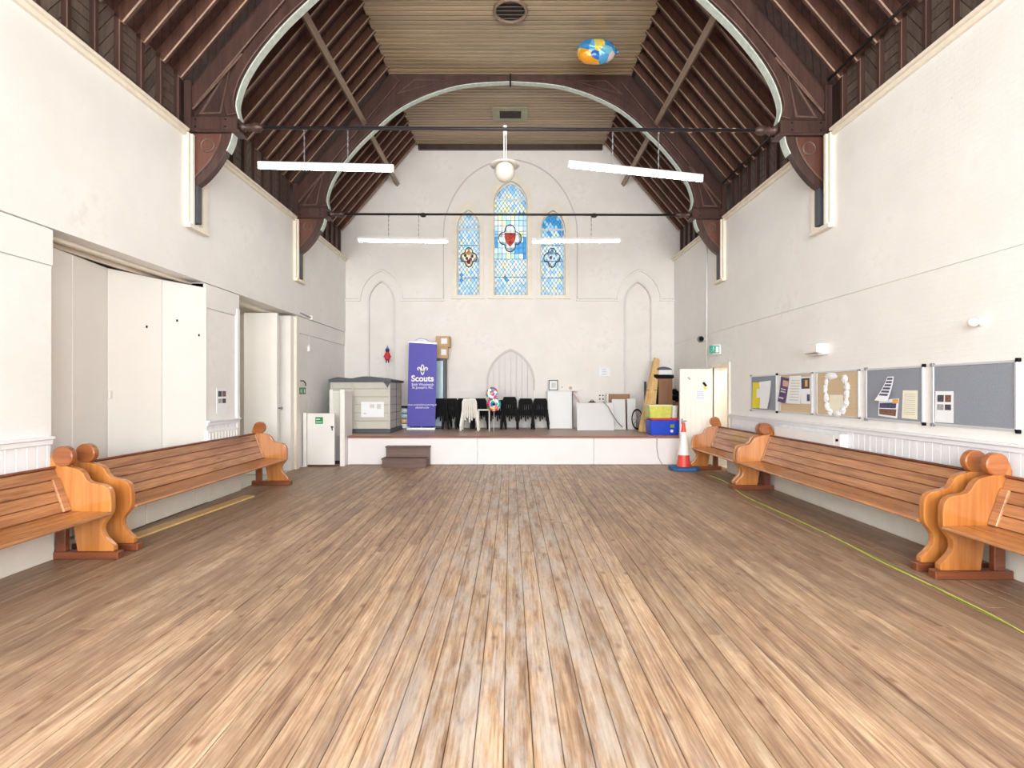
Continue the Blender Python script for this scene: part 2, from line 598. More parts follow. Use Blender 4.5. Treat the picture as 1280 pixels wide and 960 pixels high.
    def torus(self, c, R, r, axis='y', n=24, m=8):
        pts = []
        vs, fs = [], []
        for i in range(n):
            a = 2 * PI * i / n
            for j in range(m):
                b = 2 * PI * j / m
                rad, h = R + r * math.cos(b), r * math.sin(b)
                q = {'y': (rad * math.cos(a), h, rad * math.sin(a)), 'z': (rad * math.cos(a), rad * math.sin(a), h), 'x': (h, rad * math.cos(a), rad * math.sin(a))}[axis]
                vs.append((q[0] + c[0], q[1] + c[1], q[2] + c[2]))
                i2, j2 = (i + 1) % n, (j + 1) % m
                fs.append((i * m + j, i2 * m + j, i2 * m + j2, i * m + j2))
        return self.add(vs, fs)

    def build(self, name, mat, parent=None, bevel=0.0, smooth=False, world=False, seg=1, bmat=-1):
        vs = self.v
        top = parent is None
        if top:
            xs, ys, zs = zip(*vs)
            o0 = Vector(((min(xs) + max(xs)) / 2, (min(ys) + max(ys)) / 2, min(zs)))
        elif world:
            o0 = ORIGIN.get(parent.name, Vector((0, 0, 0)))
        else:
            o0 = Vector((0, 0, 0))
        me = bpy.data.meshes.new(name)
        bm = bmesh.new()
        bv = [bm.verts.new(Vector(p) - o0) for p in vs]
        for f, mi in zip(self.f, self.mi):
            try:
                fc = bm.faces.new([bv[i] for i in f])
                fc.material_index = mi
            except ValueError:
                pass
        bmesh.ops.recalc_face_normals(bm, faces=bm.faces)
        if bevel:
            es = [e for e in bm.edges if len(e.link_faces) == 2 and e.calc_face_angle(0) > 0.6]
            bmesh.ops.bevel(bm, geom=es, offset=bevel, segments=seg, affect='EDGES', profile=0.6, clamp_overlap=True, material=bmat)
        if smooth:
            for f in bm.faces: f.smooth = True
        bm.to_mesh(me)
        bm.free()
        for m in (mat if isinstance(mat, (list, tuple)) else [mat]): me.materials.append(M[m])
        ob = bpy.data.objects.new(name, me)
        COL.objects.link(ob)
        if top:
            ob.location = o0
            ORIGIN[ob.name] = o0
        else:
            ob.parent = parent
            ORIGIN[ob.name] = ORIGIN.get(parent.name, Vector((0, 0, 0)))
        if smooth and not bevel:
            mod = None
        return ob


def thing(name, label, cat, loc=(0, 0, 0), rotz=0.0, group=None, kind=None):
    o = bpy.data.objects.new(name, None)
    COL.objects.link(o)
    o.empty_display_size = 0.1
    o.location = loc
    o.rotation_euler = (0, 0, rotz)
    ORIGIN[o.name] = Vector(loc)
    return tag(o, label, cat, group, kind)


def tag(o, label=None, cat=None, group=None, kind=None):
    if label: o['label'] = label
    if cat: o['category'] = cat
    if group: o['group'] = group
    if kind: o['kind'] = kind
    return o


def struct(o, label=None):
    o['kind'] = 'structure'
    if label: o['label'] = label
    return o


def copy_tree(o, parent=None):
    c = o.copy()
    COL.objects.link(c)
    c.parent = parent
    for ch in o.children: copy_tree(ch, c)
    return c


def box(x0, x1, y0, y1, z0, z1): return MB().box(x0, x1, y0, y1, z0, z1)


def smooth_line(pts, n=6):
    """Catmull-Rom through 2D points"""
    out = []
    for i in range(len(pts) - 1):
        p0 = Vector(pts[max(i - 1, 0)]); p1 = Vector(pts[i]); p2 = Vector(pts[i + 1]); p3 = Vector(pts[min(i + 2, len(pts) - 1)])
        for k in range(n):
            t = k / n
            q = 0.5 * ((2 * p1) + (p2 - p0) * t + (2 * p0 - 5 * p1 + 4 * p2 - p3) * t * t + (3 * p1 - p0 - 3 * p2 + p3) * t ** 3)
            out.append(tuple(q))
    out.append(tuple(pts[-1]))
    return out


def lancet(x0, x1, z0, zs, za, n=8, closed=True):
    """pointed arch outline: sides from z0 to spring zs, apex za"""
    hw = (x1 - x0) / 2
    cx = (x0 + x1) / 2
    h = za - zs
    R = (hw * hw + h * h) / (2 * hw)
    pts = [(x0, z0)]
    c = x0 + R
    a1 = math.asin(min(1, h / R))
    if h > R: a1 = PI / 2
    arc = []
    for i in range(n + 1):
        a = a1 * i / n
        arc.append((c - R * math.cos(a), zs + R * math.sin(a)))
    pts += arc
    pts += [(2 * cx - p[0], p[1]) for p in arc[-2::-1]]
    pts.append((x1, z0))
    return pts


def text_mesh(txt, size, name, mat, parent, loc, rot, extrude=0.001, bold=0.0):
    cu = bpy.data.curves.new(name, 'FONT')
    cu.body = txt
    cu.size = size
    cu.align_x = 'CENTER'
    cu.extrude = extrude
    cu.offset = bold
    to = bpy.data.objects.new(name, cu)
    COL.objects.link(to)
    bpy.context.view_layer.update()
    me = bpy.data.meshes.new_from_object(to.evaluated_get(bpy.context.evaluated_depsgraph_get()))
    bpy.data.objects.remove(to)
    me.name = name
    me.materials.clear()
    me.materials.append(M[mat])
    o = bpy.data.objects.new(name, me)
    COL.objects.link(o)
    o.parent = parent
    o.location = loc
    o.rotation_euler = rot
    return o

# =================================================================== SETTING
# ---- floor
fl = struct(box(XL - 0.05, XR + 0.05, REAR, YB, -0.12, -0.022).build('floor', 'gap_dark'), 'worn bare floorboards running the length of the hall')
bw = 0.1315
ncol = int((XR - XL + 0.04) / bw)
for i in range(ncol + 1):
    x0 = XL - 0.02 + i * bw
    y = REAR + 0.02
    first = True
    while y < STG_Y + 0.1:
        L = random.uniform(3.6, 5.6) + (2.0 if first else 0)
        first = False
        y1 = min(y + L, STG_Y + 0.15)
        if STG_Y + 0.15 - y1 < 0.9: y1 = STG_Y + 0.15
        h = random.uniform(-0.0012, 0.0012)
        g, ch = 0.0018, 0.003
        prof = [(x0 + g, -0.024), (x0 + bw - g, -0.024), (x0 + bw - g, h - ch), (x0 + bw - g - ch, h), (x0 + g + ch, h), (x0 + g, h - ch)]
        MB().prism(prof, y + 0.001, y1 - 0.001, 'xz').build('floor_board', 'floor_wood', fl, world=True)
        y = y1

# ---- side walls
ZH = 3.14          # head of the wide openings
OP1 = (5.11, 7.66)
OP2 = (8.62, 10.95)
m = MB()
m.box(XL - 0.45, XL, REAR, YB, ZH, ZC)
m.box(XL - 0.5, XL - 0.45, REAR, 4.9, -0.1, ZC)
for y0, y1 in ((REAR, OP1[0]), (OP1[1], OP2[0]), (OP2[1], YB)):
    m.box(XL - 0.45, XL - 0.012, y0, y1, 2.79, ZH - 0.012)
    m.box(XL - 0.45, XL - 0.028, y0, y1, 0, 2.782)
    m.box(XL - 0.45, XL - 0.04, y0, y1, 2.77, ZH)
wl = struct(m.build('wall_left', 'wall_paint'), 'white painted side wall with folding doors')
DR = (10.62, 11.44, 2.08)
m = MB()
m.box(XR, XR + 0.4, REAR, YB, DR[2], ZC)
m.box(XR, XR + 0.4, REAR, DR[0], 0, DR[2])
m.box(XR, XR + 0.4, DR[1], YB, 0, DR[2])
wr = struct(m.build('wall_right', 'wall_paint'), 'white painted side wall with notice boards')
# thin string moulding of the right wall, and a fine one on the left
struct(box(XR - 0.018, XR, REAR, YB, 2.83, 2.85).build('trim_1', 'wall_paint'))
# unseen rear wall with three invented openings for the fill lights
m = MB()
hole = [[(x - 1.0, 1.2), (x + 1.0, 1.2), (x + 1.0, 5.5), (x - 1.0, 5.5)] for x in (-2.75, 0, 2.75)]
m.prism([(XL, 0), (XR, 0), (XR, 5.8), (2.5, 8.2), (-2.5, 8.2), (XL, 5.8)], REAR - 0.2, REAR, 'xz', hole)
struct(m.build('wall_rear_unseen', 'wall_paint'))
wn = 4
for s_, xw in ((1, XL), (-1, XR)):
    for wy in (-4.4, -2.0):
        w_ = thing('window_%d' % wn, None, None, (xw, wy, 1.7), kind='structure'); wn += 1  # invented window, a frame around each side fill light
        MB().prism([(-0.9, -0.1), (0.9, -0.1), (0.9, 3.1), (-0.9, 3.1)], 0, s_ * 0.03, 'yz', [[(-0.8, 0), (0.8, 0), (0.8, 3.0), (-0.8, 3.0)]]).build('window_frame', 'off_white', w_)  # frame of the invented window
# side room behind the second opening and porch behind the door
m = MB()
m.box(-6.6, -6.5, 8.0, 11.3, 0, 3.3).box(-6.5, XL - 0.45, 7.9, 8.0, 0, 3.3).box(-6.5, XL - 0.45, 11.2, 11.3, 0, 3.3).box(-6.6, XL - 0.45, 7.9, 11.3, 3.2, 3.3).box(-6.6, XL - 0.05, 7.9, 11.3, -0.1, -0.001)
m.box(XL - 1.05, XL - 0.95, 4.9, 7.8, 0, 3.3).box(XL - 1.0, XL - 0.45, 4.9, 5.0, 0, 3.3).box(XL - 1.0, XL - 0.45, 7.7, 7.8, 0, 3.3).box(XL - 1.0, XL - 0.45, 4.9, 7.8, 3.2, 3.3).box(XL - 1.0, XL - 0.04, 4.9, 7.8, -0.1, -0.001)
struct(m.build('wall_side_room', 'off_white'))
m = MB()
m.box(XR + 1.2, XR + 1.3, 10.2, 11.9, 0, 2.6).box(XR + 0.4, XR + 1.3, 10.1, 10.2, 0, 2.6).box(XR + 0.4, XR + 1.3, 11.9, 12.0, 0, 2.6).box(XR + 0.4, XR + 1.3, 10.1, 12, 2.6, 2.7).box(XR, XR + 1.3, 10.1, 12, -0.1, -0.001)
struct(m.build('wall_porch', 'off_white'))

# ---- end wall: a front skin with the blind arches cut into it, a back layer with the windows
S = F / YB


def bx(px): return (px - CX) / S


def bz(py): return H + (CY - py) / S


out = [(-4.75, -0.1), (4.72, -0.1), (4.72, 6.2), (RIDGE[0] + 0.2, ZT + 0.3), (-RIDGE[0] - 0.2, ZT + 0.3), (-4.75, 6.2)]
WIN = [  # outer surround (x0,x1,apex), glass (x0,x1,apex), spring
    dict(o=(564.5, 604.6, 251.5), g=(571.0, 600.0, 262.0), so=284, sg=286),
    dict(o=(611.0, 665.0, 216.0), g=(617.0, 659.5, 226.0), so=255, sg=255),
    dict(o=(671.6, 711.5, 252.5), g=(675.5, 706.5, 263.0), so=284, sg=286)]
wouter = [lancet(bx(w_['o'][0]), bx(w_['o'][1]), bz(372.5), bz(w_['so']), bz(w_['o'][2])) for w_ in WIN]
wglass = [lancet(bx(w_['g'][0]), bx(w_['g'][1]), bz(369), bz(w_['sg']), bz(w_['g'][2])) for w_ in WIN]
niches = [lancet(bx(460.5), bx(493.5), 0.5, bz(378), bz(351)), lancet(bx(780), bx(814), 0.5, bz(378), bz(352))]
blind = lancet(bx(610), bx(666.5), 0.5, bz(478), bz(438), 10)
m = MB()
m.prism(out, YB, YB + 0.12, 'xz', wouter + niches + [blind])
m.prism(out, YB + 0.12, YB + 0.40, 'xz', wglass)
wb = struct(m.build('wall_back', 'end_wall_paint'), 'white end wall with three lancet windows and blind arches')
# hood moulds and string course
z_s = bz(375.5)


def arch_line(x0, x1, zs, za, n=8): return lancet(x0, x1, zs, zs, za, n)[1:-1]


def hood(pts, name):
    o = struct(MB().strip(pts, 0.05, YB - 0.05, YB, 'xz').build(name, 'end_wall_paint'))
    # dark strip that paints in the shadow line along its upper edge
    MB().strip([(a, b + 0.03) for a, b in pts], 0.014, YB - 0.03, YB, 'xz').build('shadow_strip', 'hood_shadow', o, world=True)
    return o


la = arch_line(bx(450), bx(503), z_s, bz(338))
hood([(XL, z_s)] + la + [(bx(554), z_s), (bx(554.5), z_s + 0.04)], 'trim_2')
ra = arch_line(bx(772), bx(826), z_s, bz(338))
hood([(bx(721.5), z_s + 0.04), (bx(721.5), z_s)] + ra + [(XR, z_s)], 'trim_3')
big = [(bx(554.5), z_s)] + smooth_line([(bx(a), bz(b)) for a, b in ((554.5, 300), (555.5, 278), (560, 262), (570, 241), (585, 222), (605, 208), (625, 201.5), (638, 200), (651, 201.5), (671, 208), (691, 222), (706, 241), (716, 262), (720.5, 278), (721.5, 300))], 4) + [(bx(721.5), z_s)]
struct(MB().strip(big, 0.03, YB - 0.02, YB, 'xz').build('trim_4', 'blind_rib'))
for i_, nl in enumerate(niches):
    struct(MB().strip(nl, 0.035, YB - 0.018, YB + 0.03, 'xz').build('trim_%d' % (40 + i_), 'blind_board'))
# pale low panelling between the banner and the tables, blind door
struct(MB().box(bx(556), bx(610), YB - 0.03, YB, STG_Z, 1.6).box(bx(666.5), bx(690), YB - 0.03, YB, STG_Z, 1.6).build('baseboard_back', 'end_wall_paint'))
dr = thing('door_1', 'blocked pointed doorway of vertical boards in the end wall', None, (bx(638), YB + 0.05, STG_Z), kind='structure')
n = 8
for i in range(n):
    a, b = bx(610) + (bx(666.5) - bx(610)) * i / n, bx(610) + (bx(666.5) - bx(610)) * (i + 1) / n
    poly = clip_convex([(a + 0.003, STG_Z), (b - 0.003, STG_Z), (b - 0.003, 4), (a + 0.003, 4)], blind)
    if poly: MB().prism(poly, YB + 0.03, YB + 0.07, 'xz').build('door_board', 'blind_board', dr, world=True)
MB().strip(lancet(bx(609), bx(667.5), STG_Z, bz(478), bz(437), 10), 0.05, YB - 0.02, YB + 0.05, 'xz').build('door_arch', 'blind_rib', dr, world=True)

# ---- stained glass windows
glass_cols = [('pane_pale', (150, 178, 196)), ('pane_ice', (168, 188, 198)), ('pane_white', (182, 188, 188)), ('pane_sky', (122, 166, 198)),
              ('pane_yellow', (192, 188, 140)), ('pane_blue', (42, 120, 168)), ('pane_green', (140, 168, 168)), ('pane_red', (206, 54, 20)),
              ('pane_gold', (232, 160, 50)), ('pane_cream', (204, 188, 160)), ('pane_claret', (128, 40, 66)), ('pane_indigo', (62, 58, 110))]
for nme, c in glass_cols: glass_pane(nme, srgb(*c))
GM = [g[0] for g in glass_cols]


def quatre(cx, cz, r, n=9):
    """four lobes, a little taller than wide"""
    pts = []
    for q in range(4):
        for i in range(n):
            t = q * PI / 2 - 1.66 + 3.32 * i / (n - 1)
            pts.append((cx + r * (0.53 * math.cos(q * PI / 2) + 0.45 * math.cos(t)) * 0.95, cz + r * 1.12 * (0.53 * math.sin(q * PI / 2) + 0.45 * math.sin(t))))
    return pts


def sheet2d(poly, yy):
    return MB().add([(a, yy, b) for a, b in poly], [tuple(range(len(poly)))])


def make_window(idx, spec, so, sg):
    cxp = (spec['g'][0] + spec['g'][1]) / 2
    w_ = thing('window_%d' % (idx + 1), ['lancet stained-glass window with red and blue quatrefoil', 'tall middle lancet window with red shield in a quatrefoil', 'lancet stained-glass window with white quatrefoil and blue tip'][idx], None, (bx(cxp), YB + 0.1, bz(372)), kind='structure')
    # splayed pale stone surround
    MB().prism(so, YB - 0.03, YB + 0.13, 'xz', [sg]).build('window_surround', 'cream_trim', w_, bevel=0.0, world=True)
    x0, x1 = bx(spec['g'][0]), bx(spec['g'][1])
    zb, zt = bz(369), bz(spec['g'][2])
    MB().box(bx(spec['o'][0]) - 0.02, bx(spec['o'][1]) + 0.02, YB - 0.07, YB + 0.02, bz(374), bz(372)).build('window_sill', 'cream_trim', w_, world=True)
    fr = MB().strip(sg + [sg[0]], 0.05, YB + 0.12, YB + 0.18, 'xz').build('window_frame', 'off_white', w_, world=True)
    yp = YB + 0.16
    panes, lead = MB(), MB()
    mpx, mpy, mr = ((585.5, 320, 0.235), (637.6, 296, 0.33), (690.5, 320.5, 0.235))[idx]
    mcx, mcz = bx(mpx), bz(mpy)

    def in_med(x, z):
        u, v = (x - mcx) / mr / 0.95, (z - mcz) / mr / 1.12
        return math.hypot(u, v) < 0.45 or min(math.hypot(abs(u) - 0.53, v), math.hypot(u, abs(v) - 0.53)) < 0.36
    dw, dh = 0.098, 0.142
    bars = [bz(spec['sg'] - 1)]
    zones = []
    rng = random.Random(idx + 3)
    mid = (bz(266), bz(322)) if idx == 1 else None

    def colour(x, z):
        r = rng.random()
        px, py = CX + x * S, CY - (z - H) * S
        if idx == 2 and 264 < py < 282: return 5 if r < 0.75 else 3
        if idx == 2 and 287 < py < 294 and (686 < px < 690 or px > 698): return 5
        if idx == 0 and abs(px - 576.5) < 2 and 340 < py < 350: return 5
        if idx == 1 and abs(px - 632) < 3 and 343 < py < 351: return 5
        if idx == 1 and abs(px - 652) < 2.5 and 262 < py < 268: return 5
        if idx == 1 and 250 < py < 264 and r < 0.3: return 4
        if idx == 1 and 322 < py < 340 and r < 0.45: return 2
        if r < 0.34: return 0
        if r < 0.62: return 1
        if r < 0.76: return 3
        if r < 0.95: return 2
        return 4
    nx = int((x1 - x0) / dw) + 3
    nz = int((zt - zb) / dh) + 3
    ox = (x0 + x1) / 2
    for i in range(-nx, nx + 1):
        for j in range(-1, 2 * nz):
            if (i + j) % 2: continue
            cx_, cz_ = ox + i * dw / 2, zb + j * dh / 2
            k = 0.94
            dia = [(cx_ - dw / 2 * k, cz_), (cx_, cz_ - dh / 2 * k), (cx_ + dw / 2 * k, cz_), (cx_, cz_ + dh / 2 * k)]
            zs_ = [None]
            poly = clip_convex(dia, sg)
            if not poly: continue
            parts = [poly]
            if mid:
                parts = [clip(poly, (0, 1), mid[0] * 0 + mid[1]), clip(poly, (0, -1), -mid[0])]
            for pl in parts:
                if len(pl) < 3: continue
                panes.cur = colour(cx_, cz_)
                if in_med(cx_, cz_): continue
                panes.add([(a, yp, b) for a, b in pl], [tuple(range(len(pl)))])
    if mid:
        cols, rows = 8, 8
        for i in range(cols):
            for j in range(rows):
                a0, a1 = x0 + (x1 - x0) * i / cols, x0 + (x1 - x0) * (i + 1) / cols
                c0, c1 = mid[1] + (mid[0] - mid[1]) * j / rows, mid[1] + (mid[0] - mid[1]) * (j + 1) / rows
                e = 0.004
                r = rng.random()
                ci = 0 if r < 0.3 else 1 if r < 0.6 else 2 if r < 0.85 else 3 if r < 0.94 else 4
                if (j in (1, 2) and i >= 5) or (j in (2, 3) and i == 0) or (j in (0, 3) and i == 7): ci = 5
                if j == 0 and i < 5: ci = 6 if r < .6 else 4
                panes.cur = ci
                if not in_med((a0 + a1) / 2, (c0 + c1) / 2):
                    panes.add([(a, yp, b) for a, b in ((a0 + e, c0 + e), (a1 - e, c0 + e), (a1 - e, c1 - e), (a0 + e, c1 - e))], [(0, 1, 2, 3)])
                if i: lead.prism([(a0 - e, c0), (a0 + e, c0), (a0 + e, c1), (a0 - e, c1)], yp - 0.002, yp + 0.008, 'xz')
            if i == 0:
                for j in range(rows + 1):
                    c0 = mid[1] + (mid[0] - mid[1]) * j / rows
                    lead.prism([(x0, c0 - e), (x1, c0 - e), (x1, c0 + e), (x0, c0 + e)], yp - 0.002, yp + 0.008, 'xz')
    # lead cames: the two families of slanting lines
    t = 0.0045
    for sgn in (1, -1):
        nrm = Vector((dh, -sgn * dw)).normalized()
        dr_ = Vector((dw, sgn * dh)).normalized()
        for q in range(-2 * nz, 2 * nz + nx * 2):
            base = Vector((ox + (q + 0.5) * dw, zb)) if sgn else None
            a, b = base - dr_ * 6, base + dr_ * 6
            rect = [tuple(a + nrm * t), tuple(a - nrm * t), tuple(b - nrm * t), tuple(b + nrm * t)]
            poly = clip_convex(rect, sg)
            if not poly: continue
            for pl in ([clip(poly, (0, 1), mid[1]), clip(poly, (0, -1), -mid[0])] if mid else [poly]):
                if len(pl) >= 3: lead.prism(pl, yp - 0.002, yp + 0.008, 'xz')
    tag(panes.build('glass_quarries', GM, w_, world=True), kind='stuff')
    tag(lead.build('lead_cames', 'lead', w_, world=True), kind='stuff')
    # saddle bars
    lv = {0: (285, 305, 325, 346), 1: (247, 291, 345), 2: (285, 305, 325, 346)}[idx]
    for k, py in enumerate(lv):
        hb = 0.035 if k == 0 else 0.014
        seg = clip_convex([(x0, bz(py) - hb / 2), (x1, bz(py) - hb / 2), (x1, bz(py) + hb / 2), (x0, bz(py) + hb / 2)], sg)
        MB().prism(seg, yp - 0.02, yp - 0.004, 'xz').build('saddle_bar', 'off_white' if k == 0 else 'lead', w_, world=True)
    # quatrefoil medallion
    cpx, cpy, rr = ((585.5, 320, 0.235), (637.6, 296, 0.33), (690.5, 320.5, 0.235))[idx]
    cx_, cz_ = bx(cpx), bz(cpy)
    q = quatre(cx_, cz_, rr)
    med = sheet2d(q, yp - 0.012).build('quatrefoil', ('pane_cream', 'pane_white', 'pane_ice')[idx], w_, world=True)
    MB().strip(q, 0.022, yp - 0.02, yp - 0.004, 'xz', closed=True).build('quatrefoil_lead', 'black_metal', med, world=True)
    if idx == 1:
        sh = [(-0.15, 0.15), (0.15, 0.15), (0.15, 0.02), (0.12, -0.08), (0.06, -0.17), (0, -0.22), (-0.06, -0.17), (-0.12, -0.08), (-0.15, 0.02)]
        sheet2d([(cx_ + a, cz_ + b) for a, b in sh], yp - 0.018).build('shield', 'pane_red', med, world=True)
        g = MB()
        for z_ in (0.10, -0.01, -0.11):
            s = 0.11 if z_ > 0 else 0.085 if z_ > -0.1 else 0.05
            lion = ((-1, 0), (-0.6, 0.6), (-0.2, 0.3), (0.3, 0.7), (0.9, 0.3), (0.7, -0.3), (0.2, -0.1), (-0.1, -0.8), (-0.5, -0.2))
            g.add([(cx_ + a * s, yp - 0.022, cz_ + z_ + b * 0.04) for a, b in lion], [tuple(range(len(lion)))])
        g.build('shield_charge', 'pane_gold', med, world=True)
    else:
        for k, (a, b, s, mm) in enumerate(((-0.09, 0.05, 0.05, 'pane_indigo'), (0.09, 0.03, 0.05, 'pane_indigo'), (-0.05, -0.03, 0.05, 'pane_claret'), (0.05, -0.05, 0.05, 'pane_claret'), (0, 0.12, 0.07, 'pane_gold'), (0, -0.12, 0.07, 'pane_claret'))
                                          if idx == 0 else ((0, 0.15, 0.075, 'pane_green'), (-0.03, 0.0, 0.05, 'pane_claret'), (0.06, -0.02, 0.035, 'pane_sky'))):
            sheet2d([(cx_ + a + s * math.cos(t_ * PI / 3) * (1 if t_ % 2 else .7), cz_ + b + s * math.sin(t_ * PI / 3)) for t_ in range(6)], yp - 0.018 - k * 0.001).build('coloured_pane', mm, med, world=True)
    return w_


for i in range(3): make_window(i, WIN[i], wouter[i], wglass[i])

# ---- ceiling, roof slopes
cl = struct(box(-RIDGE[0] - 0.1, RIDGE[0] + 0.1, REAR, YB, ZT + 0.03, ZT + 0.12).build('ceiling', 'roof_dark'), 'boarded flat ceiling between dark rafters')
y = 7.6
cb = 0.118
while y < YB - 0.02:
    y1 = min(y + cb, YB)
    prof = [(y + 0.009, ZT + 0.03), (y + 0.009, ZT + 0.010), (y + 0.020, ZT), (y1 - 0.020, ZT), (y1 - 0.009, ZT + 0.010), (y1 - 0.009, ZT + 0.03)]
    MB().prism(prof, -RIDGE[0] - 0.06, RIDGE[0] + 0.06, 'yz').build('ceiling_board', 'ceiling_wood', cl, world=True)
    y += cb
box(-RIDGE[0] - 0.06, RIDGE[0] + 0.06, REAR, 7.6, ZT, ZT + 0.03).build('ceiling_boarding', 'ceiling_wood', cl, world=True)
# timber plate where the ceiling meets the end wall
box(-RIDGE[0], RIDGE[0], YB - 0.09, YB, ZT - 0.13, ZT).build('end_plate', 'roof_dark', cl, world=True)
sl = Vector((RIDGE[0] - EAVE[0], RIDGE[1] - EAVE[1])).normalized()
nr = Vector((sl.y, -sl.x))            # outward
if nr.x < 0: nr = -nr
RD = 0.15
TR_Y = {1: 7.33, 2: 10.92}
rafters_y = []
k = 0
while 13.93 - k * 0.357 > 3.4:
    rafters_y.append(13.93 - k * 0.357)
    k += 1
rafters_y = [y for y in rafters_y if all(abs(y - (t + 0.1)) > 0.19 for t in TR_Y.values())]
for s in (-1, 1):
    e0, e1 = Vector(EAVE), Vector(RIDGE)
    o0, o1 = e0 + nr * RD, e1 + nr * RD
    ext = sl * 0.12
    prof = [(o0 - sl * 0.1), (o1 + ext), (o1 + ext + nr * 0.05), (o0 - sl * 0.1 + nr * 0.05)]
    struct_slope = MB().prism([(s * p.x, p.y) for p in prof], REAR, YB, 'xz').build('slope_boarding', 'slope_boarding', cl, world=True)
    # ashlaring: backing behind the short upright posts
    box(min(s * 4.5, s * 4.56), max(s * 4.5, s * 4.56), REAR, YB, ZC - 0.1, 6.05).build('ashlar_backing', 'roof_dark', cl, world=True)
    rp = [(s * e0.x, e0.y), (s * e1.x, e1.y), (s * (o1.x), o1.y), (s * (o0.x + 0.02), o0.y)]
    base_r = base_p = None
    for y in rafters_y:
        wd = 0.062
        if base_r is None:
            base_r = MB().prism(rp, -wd / 2, wd / 2, 'xz').build('rafter', ['rafter_wood', 'pale_edge'], cl, bevel=0.012, world=True, bmat=1)  # bevelled edges take a paler wood than the rafter faces
            base_p = MB().box(min(s * 4.41, s * 4.48), max(s * 4.41, s * 4.48), -wd / 2, wd / 2, ZC - 0.02, EAVE[1] + 0.12).build('ashlar_post', ['truss_wood', 'moulding_wood'], cl, bevel=0.007, world=True, bmat=1)
            base_r.location.y = y
            base_p.location.y = y
        else:
            for b_ in (base_r, base_p):
                c = b_.copy()
                COL.objects.link(c)
                c.parent = cl
                c.location.y = y
    # boarding between the posts: slanting boards and level boards by turns
    far = MB()
    for i in range(len(rafters_y) - 1):
        ya, yb = rafters_y[i + 1] + 0.031, rafters_y[i] - 0.031
        if yb < 4.4 or yb - ya > 0.5: continue
        rect = [(ya, ZC - 0.02), (yb, ZC - 0.02), (yb, 5.95), (ya, 5.95)]
        near = yb < 7.3
        xa, xb = sorted((s * 4.47, s * 4.495))
        polys = []
        if i % 2:
            z = ZC - 0.02
            while z < 5.9:
                polys.append([(ya, z + 0.006), (yb, z + 0.006), (yb, z + 0.114), (ya, z + 0.114)])
                z += 0.12
        else:
            for q in range(-12, 12):
                c0, c1 = q * 0.1 + 0.005, (q + 1) * 0.1 - 0.005
                # boards rising towards the end wall
                nn = Vector((-0.82, 0.57))
                base = Vector(((ya + yb) / 2, 5.45))
                pl = clip(rect, tuple(nn), nn.dot(base) + c1)
                if len(pl) >= 3: pl = clip(pl, tuple(-nn), -(nn.dot(base) + c0))
                if len(pl) >= 3: polys.append(pl)
        for pl in polys:
            if near: MB().prism(pl, xa, xb, 'yz').build('ashlar_board', 'ashlar_wood', cl, world=True)
            else: far.prism(pl, xa, xb, 'yz')
    tag(far.build('ashlar_boarding', 'ashlar_wood', cl, world=True), kind='stuff')
    # purlin under the rafters, one length in each bay
    for y0, y1 in ((3.5, 7.33), (7.53, 10.92), (11.12, YB)):
        MB().bar((s * 2.98, y0, 7.04), (s * 2.98, y1, 7.04), 0.1, 0.085, up=(s * nr.x, 0, nr.y)).build('purlin', 'purlin_wood', cl, bevel=0.006, world=True)

# ---- cornice mouldings on the wall heads, returned down beside each truss post
tn = 5
for s, X in ((-1, XL), (1, XR)):
    for y0, y1 in ((REAR, 7.13), (7.62, 10.74), (11.20, YB)):
        m = MB()
        a, b = (X, X + 0.045) if s < 0 else (X - 0.045, X)
        m.box(a, b, y0, y1, ZC - 0.05, ZC)
        a, b = (X, X + 0.085) if s < 0 else (X - 0.085, X)
        m.box(a, b, y0, y1, ZC, ZC + 0.035)
        a, b = (X - 0.2, X + 0.06) if s < 0 else (X - 0.06, X + 0.2)
        m.box(a, b, y0, y1, ZC + 0.035, ZC + 0.05)
        struct(m.build('trim_%d' % tn, 'cream_trim', bevel=0.004)); tn += 1
    for ty, zb in ((7.33, 3.84), (10.92, 3.86)):
        m = MB()
        a, b = (X, X + 0.06) if s < 0 else (X - 0.06, X)
        a2, b2 = (X, X + 0.085) if s < 0 else (X - 0.085, X)
        m.box(a, b, ty - 0.19, ty - 0.06, zb, ZC)
        m.box(a2, b2, ty - 0.13, ty - 0.08, zb, ZC)
        m.box(a, b, ty + 0.17, ty + 0.27, zb, ZC)
        m.box(a2, b2, ty - 0.19, ty + 0.27, zb - 0.06, zb)
        struct(m.build('trim_%d' % tn, 'cream_trim', bevel=0.004)); tn += 1

